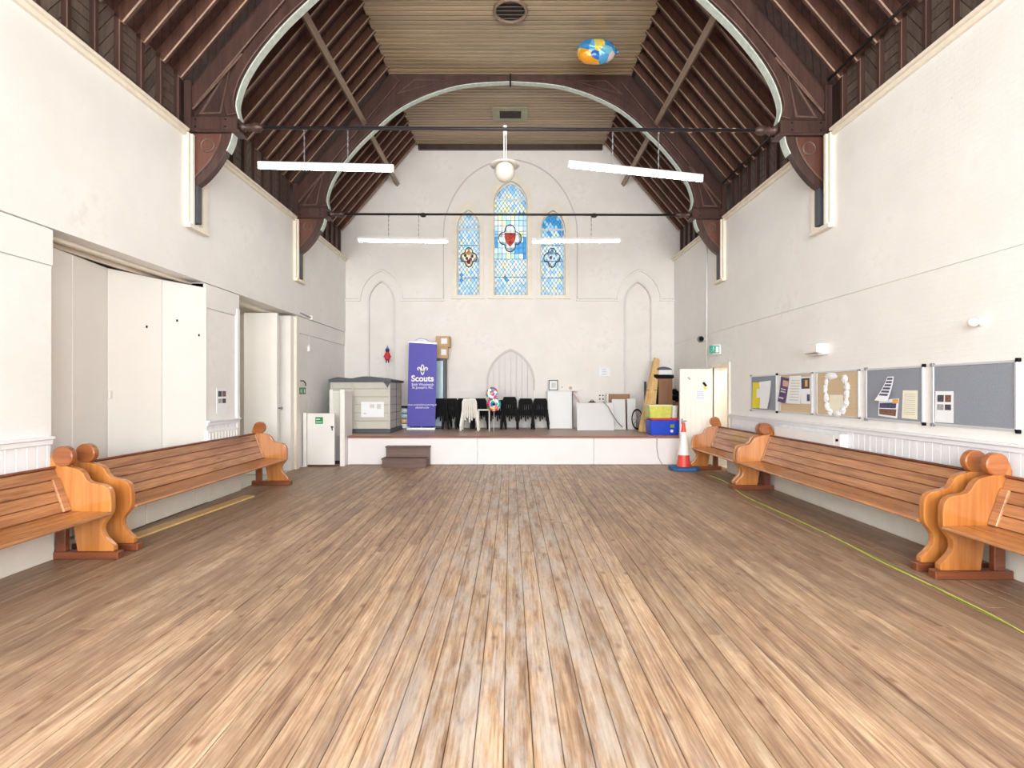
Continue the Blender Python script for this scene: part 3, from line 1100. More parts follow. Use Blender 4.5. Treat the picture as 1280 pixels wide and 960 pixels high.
# ---- dado boarding and rails
for X, s, runs, zt in ((XR, -1, ((2.2, DR[0] - 0.12),), 1.10), (XL - 0.028, 1, ((2.2, OP1[0] - 0.03), (OP1[1] + 0.02, OP2[0] - 0.03)), 1.12)):
    wall = wr if s < 0 else wl
    for y0, y1 in runs:
        y = y0
        while y < y1 - 0.02:
            e = min(y + 0.105, y1)
            a, b = (X - 0.022, X) if s < 0 else (X, X + 0.022)
            fx = X - 0.022 if s < 0 else X + 0.022
            prof = [(X, y), (fx - (0.004 if s > 0 else -0.004), y + 0.0005), (fx, y + 0.006), (fx, e - 0.006), (fx - (0.004 if s > 0 else -0.004), e - 0.0005), (X, e)]
            MB().prism(prof, 0.3, zt, 'xy').build('wainscot_board', 'dado_white', wall, world=True)
            y += 0.105
        m = MB()
        a, b = (X - 0.07, X) if s < 0 else (X, X + 0.07)
        m.box(a, b, y0, y1, zt + 0.02, zt + 0.045)
        a, b = (X - 0.045, X) if s < 0 else (X, X + 0.045)
        m.box(a, b, y0, y1, zt - 0.03, zt + 0.02)
        struct(m.build('trim_%d' % tn, 'dado_white', bevel=0.004)); tn += 1
        a, b = (X - 0.06, X) if s < 0 else (X, X + 0.06)
        struct(box(a, b, y0, y1, 0, 0.3).build('baseboard_%s' % ('right' if s < 0 else 'left'), 'off_white', bevel=0.006))

# ---- folding doors in the wide opening
fd = thing('door_2', 'tall white folding doors, half folded, in the wide wall opening', None, (XL - 0.2, 6.3, 0), kind='structure')
pts = [(-4.66, 5.16), (-4.74, 5.80), (-4.84, 6.44), (-4.62, 7.12), (-4.355, 7.69)]
for i in range(4):
    a, b = Vector((*pts[i], 0)), Vector((*pts[i + 1], 0))
    d = (b - a).normalized()
    nn = Vector((-d.y, d.x, 0))
    g = 0.004
    a2, b2 = a + d * g, b - d * g
    prof = [tuple((a2 + nn * 0.0)[:2]), tuple((b2)[:2]), tuple((b2 + nn * 0.04)[:2]), tuple((a2 + nn * 0.04)[:2])]
    lf = MB().prism(prof, 0.02, 3.07, 'xy').build('door_leaf', 'door_white', fd, bevel=0.004, world=True)
    if i >= 2:
        for t, z in (((0.68, 2.42),) if i == 2 else ((0.30, 2.55), (0.80, 2.38))):
            c = a + d * ((b - a).length * t)
            MB().obox((c.x + 0.002, c.y, z), (0.012, 0.03, 0.03), (0, 0, math.atan2(d.y, d.x))).build('bolt_hole', 'black_plastic', lf, world=True)
    if i == 2:
        c = a + d * 0.02
        MB().obox((c.x + 0.01, c.y, 1.55), (0.03, 0.05, 0.1), (0, 0, 0)).build('catch', 'door_white', lf, bevel=0.006, world=True)
        c = b
        MB().obox((c.x + 0.012, c.y + 0.1, 1.22), (0.01, 0.09, 0.1), (0, 0, -0.4)).build('pull_plate', 'door_white', lf, bevel=0.004, world=True)
box(XL - 0.44, XL - 0.40, OP1[0], OP1[1], 3.085, ZH).build('head_track', 'cream_trim', fd, bevel=0.006, world=True)
box(XL - 0.27, XL - 0.20, OP1[0], OP1[1], 3.10, ZH).build('head_moulding', 'cream_trim', fd, bevel=0.01, world=True)
fd2 = thing('door_3', 'white door leaf folded back square to the wall opening', None, (XL - 0.2, 9.8, 0), kind='structure')
MB().box(-5.05, -4.42, 10.15, 10.2, 0.01, 3.07).build('door_leaf', 'door_white', fd2, bevel=0.004, world=True)
lf = MB().box(-4.62, -4.575, 10.24, 10.62, 0.01, 3.06).build('door_leaf', 'door_white', fd2, bevel=0.004, world=True)
MB().obox((-4.57, 10.32, 2.35), (0.012, 0.03, 0.03)).build('bolt_hole', 'black_plastic', lf, world=True)
MB().lathe([(0.014, 0), (0.014, 0.05), (0.028, 0.06), (0.028, 0.08)], (-4.575, 10.56, 1.25), 'x', 10).build('knob', 'grey_metal', lf, world=True)
MB().box(-4.575, -4.54, 10.24, 10.6, 0.95, 1.0).build('rail', 'door_white', lf, world=True)
box(XL - 0.40, XL - 0.30, OP2[0], OP2[1], 3.085, ZH).build('head_track', 'cream_trim', fd2, bevel=0.006, world=True)
MB().box(XL - 0.40, XL - 0.02, 10.66, OP2[1], 0, 3.085).build('jamb', 'door_white', fd2, bevel=0.006, world=True)
MB().box(XL - 0.1, XL + 0.03, OP2[1] - 0.12, OP2[1] + 0.02, 0, 3.1).build('pilaster', 'cream_trim', fd2, bevel=0.008, world=True)
MB().box(XL - 0.06, XL + 0.005, OP2[0] - 0.09, OP2[0], 0, 2.9).build('pilaster', 'wall_paint', fd2, bevel=0.008, world=True)

# ---- plank door standing open at the far right, with its doorway frame
pd = thing('door_4', 'white plank door standing open beside the stage', None, (4.0, 11.46, 0), kind='structure')
xs = [3.62 + (4.30 - 3.62) * i / 6 for i in range(7)]
for i in range(6):
    MB().box(xs[i] + 0.0005, xs[i + 1] - 0.0005, 11.44, 11.475, 0.02, 2.06).build('door_plank', 'door_white', pd, bevel=0.003, world=True)
MB().box(3.62, 4.30, 11.475, 11.50, 0.02, 2.06).build('door_backing', 'door_white', pd, world=True)
h = MB().box(3.645, 3.675, 11.43, 11.44, 0.88, 1.0).build('handle_plate', 'grey_metal', pd, world=True)
MB().tube([(3.66, 11.43, 0.95), (3.66, 11.39, 0.95), (3.75, 11.39, 0.95)], 0.009, 8).build('lever', 'grey_metal', h, world=True)
m = MB()
m.box(XR - 0.03, XR + 0.03, DR[0] - 0.1, DR[0], 0, DR[2] + 0.08).box(XR - 0.03, XR + 0.03, DR[1], DR[1] + 0.06, 0, DR[2] + 0.08).box(XR - 0.03, XR + 0.03, DR[0], DR[1], DR[2], DR[2] + 0.08)
struct(m.build('trim_%d' % tn, 'cream_trim', bevel=0.006)); tn += 1

# =================================================================== ROOF TRUSSES
INTR = [(3.70, 5.30), (3.74, 5.52), (3.62, 5.88), (3.34, 6.30), (2.88, 6.80), (2.15, 7.40), (1.10, 7.80), (0.0, 7.90)]


def make_truss(label, y, rot):
    t = thing('roof_truss', label, 'truss', (0, y, 3.84), rot, 'arched roof trusses')
    Z0 = 3.84
    th = 0.11
    half = smooth_line(INTR, 6)
    full = [(-a, b) for a, b in half] + [(a, b) for a, b in half[::-1][1:]]
    full = [(a, b - Z0) for a, b in full]
    # the main web: principal rafters, collar and arch in one plane
    outer = [(-4.34, 5.30), (-4.34, 5.78), (-2.45, 8.05), (2.45, 8.05), (4.34, 5.78), (4.34, 5.30)]
    outer = [(a, b - Z0) for a, b in outer]
    web = full + outer[::-1]
    MB().prism(web, 0.03, th - 0.03, 'xz').build('spandrel_web', 'truss_wood', t)
    # arch rib
    rib = [(a * 1.0 + (0.09 if a < 0 else -0.09) * -1 * min(1, abs(a) / 2), b + 0.055) for a, b in full]
    MB().strip(rib, 0.13, 0.0, th, 'xz').build('arch_rib', ['truss_wood', 'moulding_wood'], t, bevel=0.008, bmat=1)
    # pale painted strip on the underside of the arch
    low = [(a * (1 - 0.004), b - 0.008) for a, b in full]
    MB().strip(low, 0.018, -0.004, th + 0.004, 'xz').build('arch_edge', 'arch_edge', t)
    for s in (-1, 1):
        MB().strip([(s * 4.36, 5.51 - Z0), (s * 2.32, 7.96 - Z0)], 0.2, -0.02, th + 0.02, 'xz').build('principal_rafter', ['truss_wood', 'moulding_wood'], t, bevel=0.01, bmat=1)
        # raised triangular mouldings on the spandrels
        for tri in ([(-4.22, 5.37), (-3.95, 5.38), (-3.82, 6.02)], [(-2.28, 7.66), (-1.95, 7.93), (-1.32, 7.92)]):
            MB().strip([(-s * a if s > 0 else a, b - Z0) for a, b in tri], 0.028, 0.012, 0.04, 'xz', closed=True).build('panel_moulding', 'moulding_wood', t, bevel=0.004)
        MB().strip([(s * 4.31, 5.41 - Z0), (s * 3.64, 6.17 - Z0)], 0.03, -0.025, 0.0, 'xz').build('panel_moulding', 'moulding_wood', t, bevel=0.005)
        # capital block
        a, b = sorted((s * 4.42, s * 3.70))
        cp = MB().box(a, b, -0.05, th + 0.05, 5.10 - Z0, 5.31 - Z0).build('capital_block', 'truss_wood', t, bevel=0.02)
        a, b = sorted((s * 4.42, s * 3.66))
        MB().box(a, b, -0.06, th + 0.06, 5.09 - Z0, 5.125 - Z0).build('capital_moulding', 'truss_wood', cp, bevel=0.008)
        for q in (4.25, 3.85):
            for zz in (5.16, 5.26):
                MB().lathe([(0.016, 0), (0.012, -0.012)], (s * q, -0.05, zz - Z0), 'y', 8).build('bolt_head', 'black_metal', cp)
        # quarter-round corbel
        cv = smooth_line([(3.78, 5.10), (3.80, 5.0), (3.86, 4.86), (3.98, 4.66), (4.15, 4.46), (4.32, 4.34)], 4)
        prof = [(s * a_, b_ - Z0) for a_, b_ in cv] + [(s * 4.34, 4.34 - Z0), (s * 4.34, 5.10 - Z0)]
        co = MB().prism(prof, 0.0, th, 'xz').build('corbel', 'truss_wood', t, bevel=0.006)
        inn = smooth_line([(3.93, 5.08), (3.96, 4.95), (4.06, 4.75), (4.2, 4.58), (4.31, 4.48)], 4)
        MB().prism([(s * a_, b_ - Z0) for a_, b_ in inn] + [(s * 4.31, 5.08 - Z0)], -0.004, 0.01, 'xz').build('corbel_panel', 'corbel_panel', co)
        MB().strip([(s * a_, b_ - Z0) for a_, b_ in inn], 0.022, -0.016, 0.0, 'xz').build('corbel_moulding', 'moulding_wood', co, bevel=0.004)
        MB().torus((s * 4.11, -0.004, 4.93 - Z0), 0.085, 0.016, 'y', 24, 8).build('corbel_ring', 'moulding_wood', co, smooth=True)
        ed = [(s * (a_ - 0.008), b_ - Z0 - 0.006) for a_, b_ in cv[:9]]
        MB().strip(ed, 0.016, -0.01, th + 0.01, 'xz').build('corbel_edge', 'arch_edge', co)
        # wall post in its slot
        a, b = sorted((s * 4.40, s * 4.25))
        MB().box(a, b, 0.0, th, 3.88 - Z0, 4.40 - Z0).build('wall_post', 'shed_dark', t, bevel=0.006)
        a, b = sorted((s * 4.40, s * 4.31))
        MB().box(a, b, -0.06, th + 0.06, 4.30 - Z0, 5.78 - Z0).build('wall_post', 'truss_wood', t, bevel=0.006)
        # turned iron boss at the end of the tie rod
        pr = [(0.03, 3.70), (0.06, 3.68), (0.06, 3.64), (0.035, 3.62), (0.055, 3.58), (0.04, 3.55), (0.065, 3.50), (0.06, 3.44), (0.035, 3.40), (0.02, 3.38)]
        MB().lathe([(r, s * q) for r, q in pr], (0, th / 2, 5.20 - Z0), 'x', 14).build('rod_boss', 'truss_wood', t, smooth=True)
    MB().tube([(-3.4, th / 2, 5.20 - Z0), (3.4, th / 2, 5.20 - Z0)], 0.023, 10).build('tie_rod', 'black_metal', t, smooth=True)
    return t


t1 = make_truss('arched timber roof truss carrying the globe lamp and twin conduits on its tie rod', TR_Y[1], 0.012)
t2 = make_truss('arched timber roof truss close to the stage and its stained glass windows', TR_Y[2], 0.008)
for px in (529, 743):
    MB().lathe([(0.024, -0.06), (0.045, -0.03), (0.045, 0.03), (0.024, 0.06)], ((px - CX) / F * 11.0, 0.1, 1.36), 'x', 10).build('rod_coupling', 'black_metal', t2)
MB().tube([(0, -0.01, 8.04 - 3.84), (0, -0.012, 7.78 - 3.84)], 0.018, 8).build('king_bolt', 'black_metal', t2)
# electric conduit strapped to the first tie rod
m = MB().tube([(-2.2, 7.33 + 0.06, 5.235), (3.2, 7.33 + 0.13, 5.235)], 0.011, 8)
cd = tag(m.build('conduit', 'grey_metal', smooth=True), 'thin grey conduit strapped along the tie rod above the globe lamp', 'conduit')
for x in (2.25, 2.5, 2.9, 3.1):
    MB().lathe([(0.032, -0.02), (0.032, 0.02)], (x, 7.33 + 0.115, 5.21), 'x', 10).build('strap', 'tape', cd, world=True)
# thin pipe running along the top of the ashlar posts, right-hand slope
tag(MB().tube([(4.30, 4.0, 5.80), (4.30, 7.25, 5.80)], 0.018, 8).build('pipe', 'black_metal', smooth=True), 'thin dark pipe along the eaves above the plain grey notice board', 'pipe')
tag(MB().tube([(4.30, 7.55, 5.80), (4.30, 10.85, 5.80)], 0.018, 8).build('pipe', 'black_metal', smooth=True), 'thin dark pipe along the eaves between the two roof trusses', 'pipe')

# =================================================================== LAMPS
emis('lit_tube', (1, 0.99, 0.96, 1), 30.0)


def batten(label, a, b, hang, zrod, group):
    a, b = Vector(a), Vector(b)
    mid = (a + b) / 2
    t = thing('fluorescent_light', label, 'light', mid, 0, group)
    a, b = a - mid, b - mid
    d = (b - a).normalized()
    up = Vector((0, 0, 1))
    MB().bar(a, b, 0.065, 0.05).build('batten_body', 'white_enamel', t, bevel=0.006)
    off = Vector((0, 0, -0.052))
    MB().tube([a + d * 0.03 + off, b - d * 0.03 + off], 0.019, 10).build('tube', 'lit_tube', t, smooth=True)
    for q, s in ((a, 1), (b, -1)):
        MB().bar(q + off + Vector((0, 0, 0.008)), q + d * 0.035 * s + off + Vector((0, 0, 0.008)), 0.04, 0.065).build('end_cap', 'plastic_white', t, bevel=0.004)
    for f in hang:
        p = a + (b - a) * f + Vector((0, 0, 0.025))
        top = zrod - mid.z
        n = max(4, int((top - p.z) / 0.045))
        ch = MB()
        for i in range(n):
            z0, z1 = p.z + (top - p.z) * i / n, p.z + (top - p.z) * (i + 1.15) / n
            if i % 2: ch.box(p.x - 0.009, p.x + 0.009, p.y - 0.003, p.y + 0.003, z0, z1)
            else: ch.box(p.x - 0.003, p.x + 0.003, p.y - 0.009, p.y + 0.009, z0, z1)
        ch.build('chain', 'grey_metal', t)
        MB().torus((p.x, p.y, top + 0.0), 0.034, 0.006, 'x', 14, 6).build('hook', 'grey_metal', t, smooth=True)


def lampz(px, py, d): return P(px, py, d)


batten('hanging fluorescent batten, almost level, on the side of the folding doors', P(322.5, 204.5, 7.40), P(492.5, 208.5, 7.42), (0.34, 0.66), 5.20, None)
batten('hanging fluorescent batten, clearly tilted, beside the globe lamp', P(710, 203, 7.44), P(878.5, 221, 7.47), (0.33, 0.67), 5.18, None)
batten('hanging fluorescent batten in front of the window with red and blue quatrefoil', P(447, 298, 11.0), P(561, 299.5, 11.02), (0.34, 0.67), 5.20, None)
batten('hanging fluorescent batten crossing the window with white quatrefoil', P(664, 299.5, 11.05), P(776, 298.5, 11.07), (0.34, 0.67), 5.18, None)
gl = thing('globe_lamp', 'white glass globe lamp with a round enamel shade', 'lamp', P(631, 215, 7.42))
gz = gl.location.z
MB().ball((0, 0, 0), 0.14, 24).build('globe', 'globe_glass', gl, smooth=True)
MB().lathe([(0.06, 0.16), (0.09, 0.13), (0.20, 0.10), (0.205, 0.092), (0.09, 0.115), (0.05, 0.12)], (0, 0, 0), 'z', 28).build('shade', 'plastic_white', gl, smooth=True)
for x in (-0.012, 0.018):
    MB().tube([(x, 0, 0.15), (x, 0, 5.17 - gz)], 0.008, 8).build('stem', 'plastic_white', gl)
MB().lathe([(0.03, -0.06), (0.03, 0.06)], (0.004, 0, 5.2 - gz), 'z', 10).build('rod_clamp', 'plastic_white', gl)

# ---- vents in the ceiling
d = F * (ZT - H) / (CY - 12)
vt = thing('round_vent', 'round louvred vent in the boarded ceiling', 'vent', (0, d, ZT - 0.03))
vr = 0.29
MB().torus((0, 0, 0.0), vr - 0.02, 0.03, 'z', 32, 8).build('rim', 'purlin_wood', vt, smooth=True)
MB().lathe([(vr - 0.03, 0.02), (vr - 0.03, 0.028)], (0, 0, 0), 'z', 32).build('backing', 'gap_dark', vt)
for i in range(5):
    y = -0.19 + i * 0.095
    hw = math.sqrt((vr - 0.03) ** 2 - y * y)
    MB().obox((0, y, 0.006), (hw * 2, 0.045, 0.006), (0.5, 0, 0)).build('louvre', 'ashlar_wood', vt)
vs = thing('square_vent', 'square framed hatch in the ceiling near the end wall', 'vent', (0.0, 12.5, ZT - 0.03))
fo = [(-0.42, -0.29), (0.40, -0.29), (0.40, 0.29), (-0.42, 0.29)]
fi = [(-0.25, -0.16), (0.25, -0.16), (0.25, 0.2), (-0.25, 0.2)]
plain('hatch_frame', srgb(150, 146, 122), 0.5, 0.08)
MB().prism(fo, 0.0, 0.028, 'xy', [fi]).build('frame', 'hatch_frame', vs, bevel=0.0)
MB().box(-0.25, 0.25, -0.16, 0.2, 0.012, 0.028).build('hatch_panel', 'gap_dark', vs)

# =================================================================== STAGE
st = thing('stage', 'low stage with white front and worn brown top', 'stage', (0, 12.8, 0))
xa = -3.49
MB().prism([(xa, STG_Y - 0.03), (XR - 0.005, STG_Y - 0.03), (XR - 0.005, YB - 0.005), (XL - 0.02, YB - 0.005), (XL - 0.02, 12.2), (xa, 12.2)], STG_Z - 0.03, STG_Z, 'xy').build('stage_floor', 'stage_wood', st, world=True)
MB().box(xa, XR, STG_Y - 0.05, STG_Y + 0.0, STG_Z - 0.045, STG_Z + 0.002).build('nosing', 'nosing_wood', st, bevel=0.01, world=True)
px_ = [xa, bx(597) * STG_Y / YB, bx(742) * STG_Y / YB, XR]
for i in range(3):
    MB().box(px_[i] + 0.003, px_[i + 1] - 0.003, STG_Y - 0.02, STG_Y + 0.04, 0.01, STG_Z - 0.04).build('front_panel', 'stage_white', st, bevel=0.003, world=True)
MB().box(xa - 0.02, xa + 0.02, STG_Y, 12.2, 0, STG_Z - 0.03).build('side_panel', 'stage_white', st, world=True)
MB().box(XL, xa, 12.2, 12.24, 0, STG_Z - 0.03).build('side_panel', 'stage_white', st, world=True)
# wooden step unit
sp = thing('wooden_steps', 'dark two-tread wooden steps against the stage front', 'steps', (-2.19, 11.28, 0))
for (x0, x1, y0, y1, z0, z1) in ((-2.66, -1.73, 11.03, 11.32, 0, 0.20), (-2.64, -1.70, 11.30, 11.50, 0.0, 0.42)):
    MB().box(x0 + 0.015, x1 - 0.015, y0 + 0.015, y1, z0, z1 - 0.03).build('riser', 'step_wood', sp, world=True)
    MB().box(x0, x1, y0, y1, z1 - 0.03, z1).build('tread', 'step_wood', sp, bevel=0.005, world=True)
# gate and partition in front of the stage stair
gt = thing('low_gate', 'low white gate with a green sign at the stage stair', 'gate', (-4.0, 11.25, 0))
gp = MB().box(-4.26, -3.69, 11.24, 11.28, 0.04, 1.12).build('gate_panel', 'door_white', gt, bevel=0.004, world=True)
MB().box(-4.34, -4.27, 11.22, 11.30, 0.0, 1.13).build('gate_post', 'door_white', gt, bevel=0.004, world=True)
sg_ = MB().box(-4.09, -3.93, 11.233, 11.24, 0.90, 1.04).build('green_sign', 'sign_green', gp, world=True)
m = MB()
m.box(-4.075, -3.99, 11.230, 11.233, 0.985, 1.005).box(-4.075, -3.95, 11.230, 11.233, 0.93, 0.945)
m.build('sign_print', 'plastic_white', gp, world=True)
m = MB().box(-3.76, -3.71, 11.22, 11.24, 0.82, 0.85).tube([(-3.74, 11.225, 0.84), (-3.73, 11.225, 0.76)], 0.012, 8)
m.build('latch', 'black_metal', gp, world=True)
pt = thing('stair_partition', 'white boxed partition with newel posts beside the stage stair', 'partition', (-3.7, 11.4, 0))
MB().box(-3.59, -3.49, 11.28, 11.36, 0, 1.62).build('newel_post', 'door_white', pt, bevel=0.006, world=True)
MB().box(-3.53, -3.495, 11.36, 11.84, 0, 1.58).build('side_panel', 'stage_white', pt, bevel=0.004, world=True)
MB().box(-3.98, -3.90, 11.78, 11.84, 0.0, 1.62).build('newel_post', 'door_white', pt, bevel=0.006, world=True)
MB().box(-3.90, -3.53, 11.79, 11.82, 0.60, 1.55).build('back_panel', 'off_white', pt, world=True)
MB().box(-3.92, -3.53, 11.77, 11.84, 1.55, 1.58).build('top_rail', 'door_white', pt, bevel=0.004, world=True)

# =================================================================== PEWS
FRONT = [(.203, .873), (.27, .855), (.322, .815), (.352, .760), (.392, .728), (.474, .712), (.528, .697), (.568, .663), (.585, .609), (.589, .555), (.589, .467), (.578, .425), (.553, .385), (.507, .325), (.503, .257), (.534, .203), (.585, .152), (.612, .12), (.612, .075)]


def make_pew(label, s, X, y0, y1, stile=False, inner=None):
    """s = +1: back against the left wall, front towards +x"""
    L = y1 - y0
    t = thing('pew', label, 'pew', (X, (y0 + y1) / 2, 0), 0)
    fl_ = lambda u: s * u
    for e in (-1, 1):
        ye = e * (L / 2 - 0.035)
        prof = smooth_line(FRONT, 2) + [(.27, .075), (.235, .30), (.135, .44), (.06, .66), (.005, .82), (.0, .92), (.03, 1.0), (.09, 1.03), (.12, .97), (.075, .90)]
        prof = [(fl_(u), z) for u, z in prof]
        en = MB().prism(prof, ye - 0.032, ye + 0.032, 'xz').build('bench_end', 'pew_end_wood', t, bevel=0.009, seg=2)
        MB().lathe([(0.088, ye - 0.036), (0.098, ye - 0.027), (0.098, ye + 0.027), (0.088, ye + 0.036)], (fl_(.125), 0, .972), 'y', 28).build('scroll_disc', 'pew_disc_wood', en)
        a, b = sorted((fl_(.0), fl_(.66)))
        MB().box(a, b, ye - 0.045, ye + 0.045, 0.0, 0.075).build('runner', 'pew_dark_wood', t, bevel=0.008)
        yl = ye - e * 0.015
        a, b = sorted((fl_(.07), fl_(.165)))
        MB().box(a, b, yl - 0.03, yl + 0.03, 0.075, 0.40).build('rear_leg', 'pew_dark_wood', t, bevel=0.006)
    hl = L / 2 - 0.068
    sp_ = [(.15, .428), (.585, .418), (.605, .425), (.61, .437), (.60, .452), (.15, .462)]
    MB().prism([(fl_(u), z) for u, z in sp_], -hl, hl, 'xz').build('seat', 'pew_wood', t, bevel=0.004)
    # raked back: boards lapped one above the other
    p0, p1 = Vector((.200, .462)), Vector((.055, .860))
    ax = (p1 - p0).normalized()
    nb = Vector((ax.y, -ax.x))
    nbd = 4
    Lb = (p1 - p0).length
    for i in range(nbd):
        a, b = p0 + ax * (Lb * i / nbd + 0.004), p0 + ax * (Lb * (i + 1) / nbd - 0.004)
        q = [a + nb * 0.004, b + nb * 0.004, b - nb * 0.018, a - nb * 0.018]
        MB().prism([(fl_(v.x), v.y) for v in q], -hl, hl, 'xz').build('back_board', 'pew_wood', t, bevel=0.003)
    q = [p0 - nb * 0.014, p1 - nb * 0.014, p1 - nb * 0.024, p0 - nb * 0.024]
    MB().prism([(fl_(v.x), v.y) for v in q], -hl, hl, 'xz').build('back_panel', 'pew_dark_wood', t)
    q = [p1 + nb * 0.022, p1 + nb * 0.026 + ax * 0.02, p1 + ax * 0.03 - nb * 0.03, p1 - nb * 0.03]
    MB().prism([(fl_(v.x), v.y) for v in q], -hl, hl, 'xz').build('top_rail', 'pew_dark_wood', t, bevel=0.005)
    ends = (-1, 1)
    for e in ends:
        wd = 0.085 if stile else 0.03
        yc = e * (hl - wd / 2)
        q = [p0 + nb * 0.024, p1 - ax * (0.10 if stile else 0.01) + nb * 0.024, p1 - ax * (0.10 if stile else 0.01), p0]
        MB().prism([(fl_(v.x), v.y) for v in q], yc - wd / 2, yc + wd / 2, 'xz').build('back_stile', 'pew_wood', t, bevel=0.005)
    return t


XPR, XPL = XR - 0.07, XL - 0.02
make_pew('varnished pew with stile-framed back beneath the plain grey notice board', -1, XPR, 0.70, 4.60, stile=True)
make_pew('long varnished pew under the cork notice boards, between two other pews', -1, XPR, 4.74, 8.70)
make_pew('varnished pew beside the open plank door and the traffic cone', -1, XPR, 8.76, 10.86)
make_pew('varnished pew with stile-framed back, beyond the folding doors end', 1, XPL - 0.0, 1.2, 5.14, stile=True)
make_pew('long varnished pew standing in front of the white folding doors', 1, XPL, 5.34, 9.12)
# things under the pews by the folding doors
for y0, y1, k in ((5.35, 6.35, 0), (6.37, 7.35, 1), (7.37, 8.6, 2)):
    tag(MB().box(XL - 0.005, XL + 0.03, y0, y1, 0.01, 0.27 + 0.02 * (k == 1)).build('boxing_panel', 'off_white', bevel=0.004),
        ['cream boxing panel under the pew, next to the pew with stile-framed back', 'cream boxing panel under the pew, between two other panels', 'longest cream boxing panel under the pew, below the pinned notice'][k], 'panel', 'boxing panels under the pew')
a = MB()
a.obox((-4.02, 6.72, 0.012), (0.16, 2.7, 0.02), (0, 0, -0.07))
tag(a.build('loose_plank', 'pale_timber'), 'loose pale plank lying on the floor under the pew', 'plank')
# radiator behind the far pew, heater pipe casing on the other wall
rd = thing('radiator', 'small white radiator on the wall between the door openings', 'radiator', (XL + 0.07, 8.1, 0.55))
MB().box(-0.098, -0.045, -0.45, 0.42, 0.0, 0.47).build('panel', 'radiator', rd, bevel=0.02)
for i in range(10):
    MB().box(-0.045, -0.038, -0.40 + i * 0.085, -0.36 + i * 0.085, 0.03, 0.43).build('fin', 'radiator', rd)
y1, z1 = on_right(977, 541); y2, z2 = on_right(1063, 558)
hc = thing('heater', 'long low white wall heater above the pews, below the cork notice boards', 'heater', (XR - 0.07, (y1 + y2) / 2, 0.86))
hl = (y1 - y2) / 2
MB().box(-0.05, 0.05, -hl + 0.14, hl, 0, 0.16).build('casing', 'radiator', hc, bevel=0.015)
MB().box(-0.056, 0.05, -hl, -hl + 0.13, -0.01, 0.18).build('control_box', 'radiator', hc, bevel=0.012)
MB().lathe([(0.016, -0.072), (0.016, -0.054)], (0, -hl + 0.065, 0.1), 'x', 12).build('knob', 'black_plastic', hc)

# =================================================================== NOTICE BOARDS
XW = XR


def board(label, ya, yb, face, corners=True):
    """ya: far end, yb: near end"""
    z0, z1 = 1.25, 1.86
    t = thing('notice_board', label, 'notice board', (XW - 0.012, (ya + yb) / 2, z0), 0, 'notice boards on the wall')
    hw, hh = (ya - yb) / 2, z1 - z0
    MB().box(-0.006, 0.010, -hw + 0.01, hw - 0.01, 0.01, hh - 0.01).build('pin_surface', face, t)
    for n_, q in (('frame_rail', (-hw, hw, 0, 0.022)), ('frame_rail', (-hw, hw, hh - 0.022, hh)), ('frame_stile', (-hw, -hw + 0.026, 0, hh)), ('frame_stile', (hw - 0.026, hw, 0, hh))):
        MB().box(-0.014, 0.012, *q).build(n_, 'aluminium', t, bevel=0.003)
    if corners:
        for yy in (-hw, hw):
            for zz in (0, hh):
                MB().box(-0.018, 0.012, yy - 0.016, yy + 0.016, zz - 0.016, zz + 0.016).build('corner_cap', 'black_plastic' if yy < 0 else 'grey_metal', t, bevel=0.003)
    return t


BY = [(9.59, 8.66), (8.56, 7.64), (7.54, 6.61), (6.49, 5.58), (5.466, 4.544)]
board('grey notice board with a yellow sheet and a white sheet', *BY[0], 'felt_grey')
board('cork notice board covered by overlapping white and purple posters', *BY[1], 'cork', False)
board('cork notice board with a ring of crumpled paper', *BY[2], 'cork', False)
board('grey notice board with a curled poster and a cream letter', *BY[3], 'felt_grey')
board('grey notice board, empty but for one white sheet', *BY[4], 'felt_grey')


def sheet(label, pts, mat, lift=0.0, name='notice_sheet', curl=0.0, prints=(), cat='paper', group=None, off=0.02):
    """pts: 4 pixel corners tl,tr,br,bl on the right wall; prints: (u0,u1,v0,v1,mat) in sheet units, v from the top"""
    q = [Vector((0, *on_right(*p))) for p in pts]
    tl, tr, br, bl = q
    base = XW - off

    def at(u, v, e=0.0):
        a = tl.lerp(tr, u)
        b = bl.lerp(br, u)
        p = a.lerp(b, v)
        bend = curl * (v * v) + lift
        return Vector((base - bend - e, p.y, p.z))

    def patch(u0, u1, v0, v1, e, th, nm, mt, par):
        m = MB()
        nu, nv = 3, 6
        for k in (0, 1):
            pass
        vs = []
        for k in (0, 1):
            for i in range(nu + 1):
                for j in range(nv + 1):
                    vs.append(at(u0 + (u1 - u0) * i / nu, v0 + (v1 - v0) * j / nv, e + th * k))
        fs = []
        W = (nu + 1) * (nv + 1)
        idx = lambda k, i, j: k * W + i * (nv + 1) + j
        for i in range(nu):
            for j in range(nv):
                for k in (0, 1):
                    fs.append((idx(k, i, j), idx(k, i + 1, j), idx(k, i + 1, j + 1), idx(k, i, j + 1)))
        ring = [(i, 0) for i in range(nu)] + [(nu, j) for j in range(nv)] + [(i, nv) for i in range(nu, 0, -1)] + [(0, j) for j in range(nv, 0, -1)]
        for a in range(len(ring)):
            b = ring[(a + 1) % len(ring)]
            a_ = ring[a]
            fs.append((idx(0, *a_), idx(0, *b), idx(1, *b), idx(1, *a_)))
        m.add(vs, fs)
        return m.build(nm, mt, par, world=par is not None)
    o = patch(0, 1, 0, 1, 0, 0.0015, name, mat, None)
    tag(o, label, cat, group)
    for k, (u0, u1, v0, v1, mt) in enumerate(prints):
        patch(u0, u1, v0, v1, 0.0018 + 0.0003 * k, 0.0004, 'printed_area', mt, o)
    return o


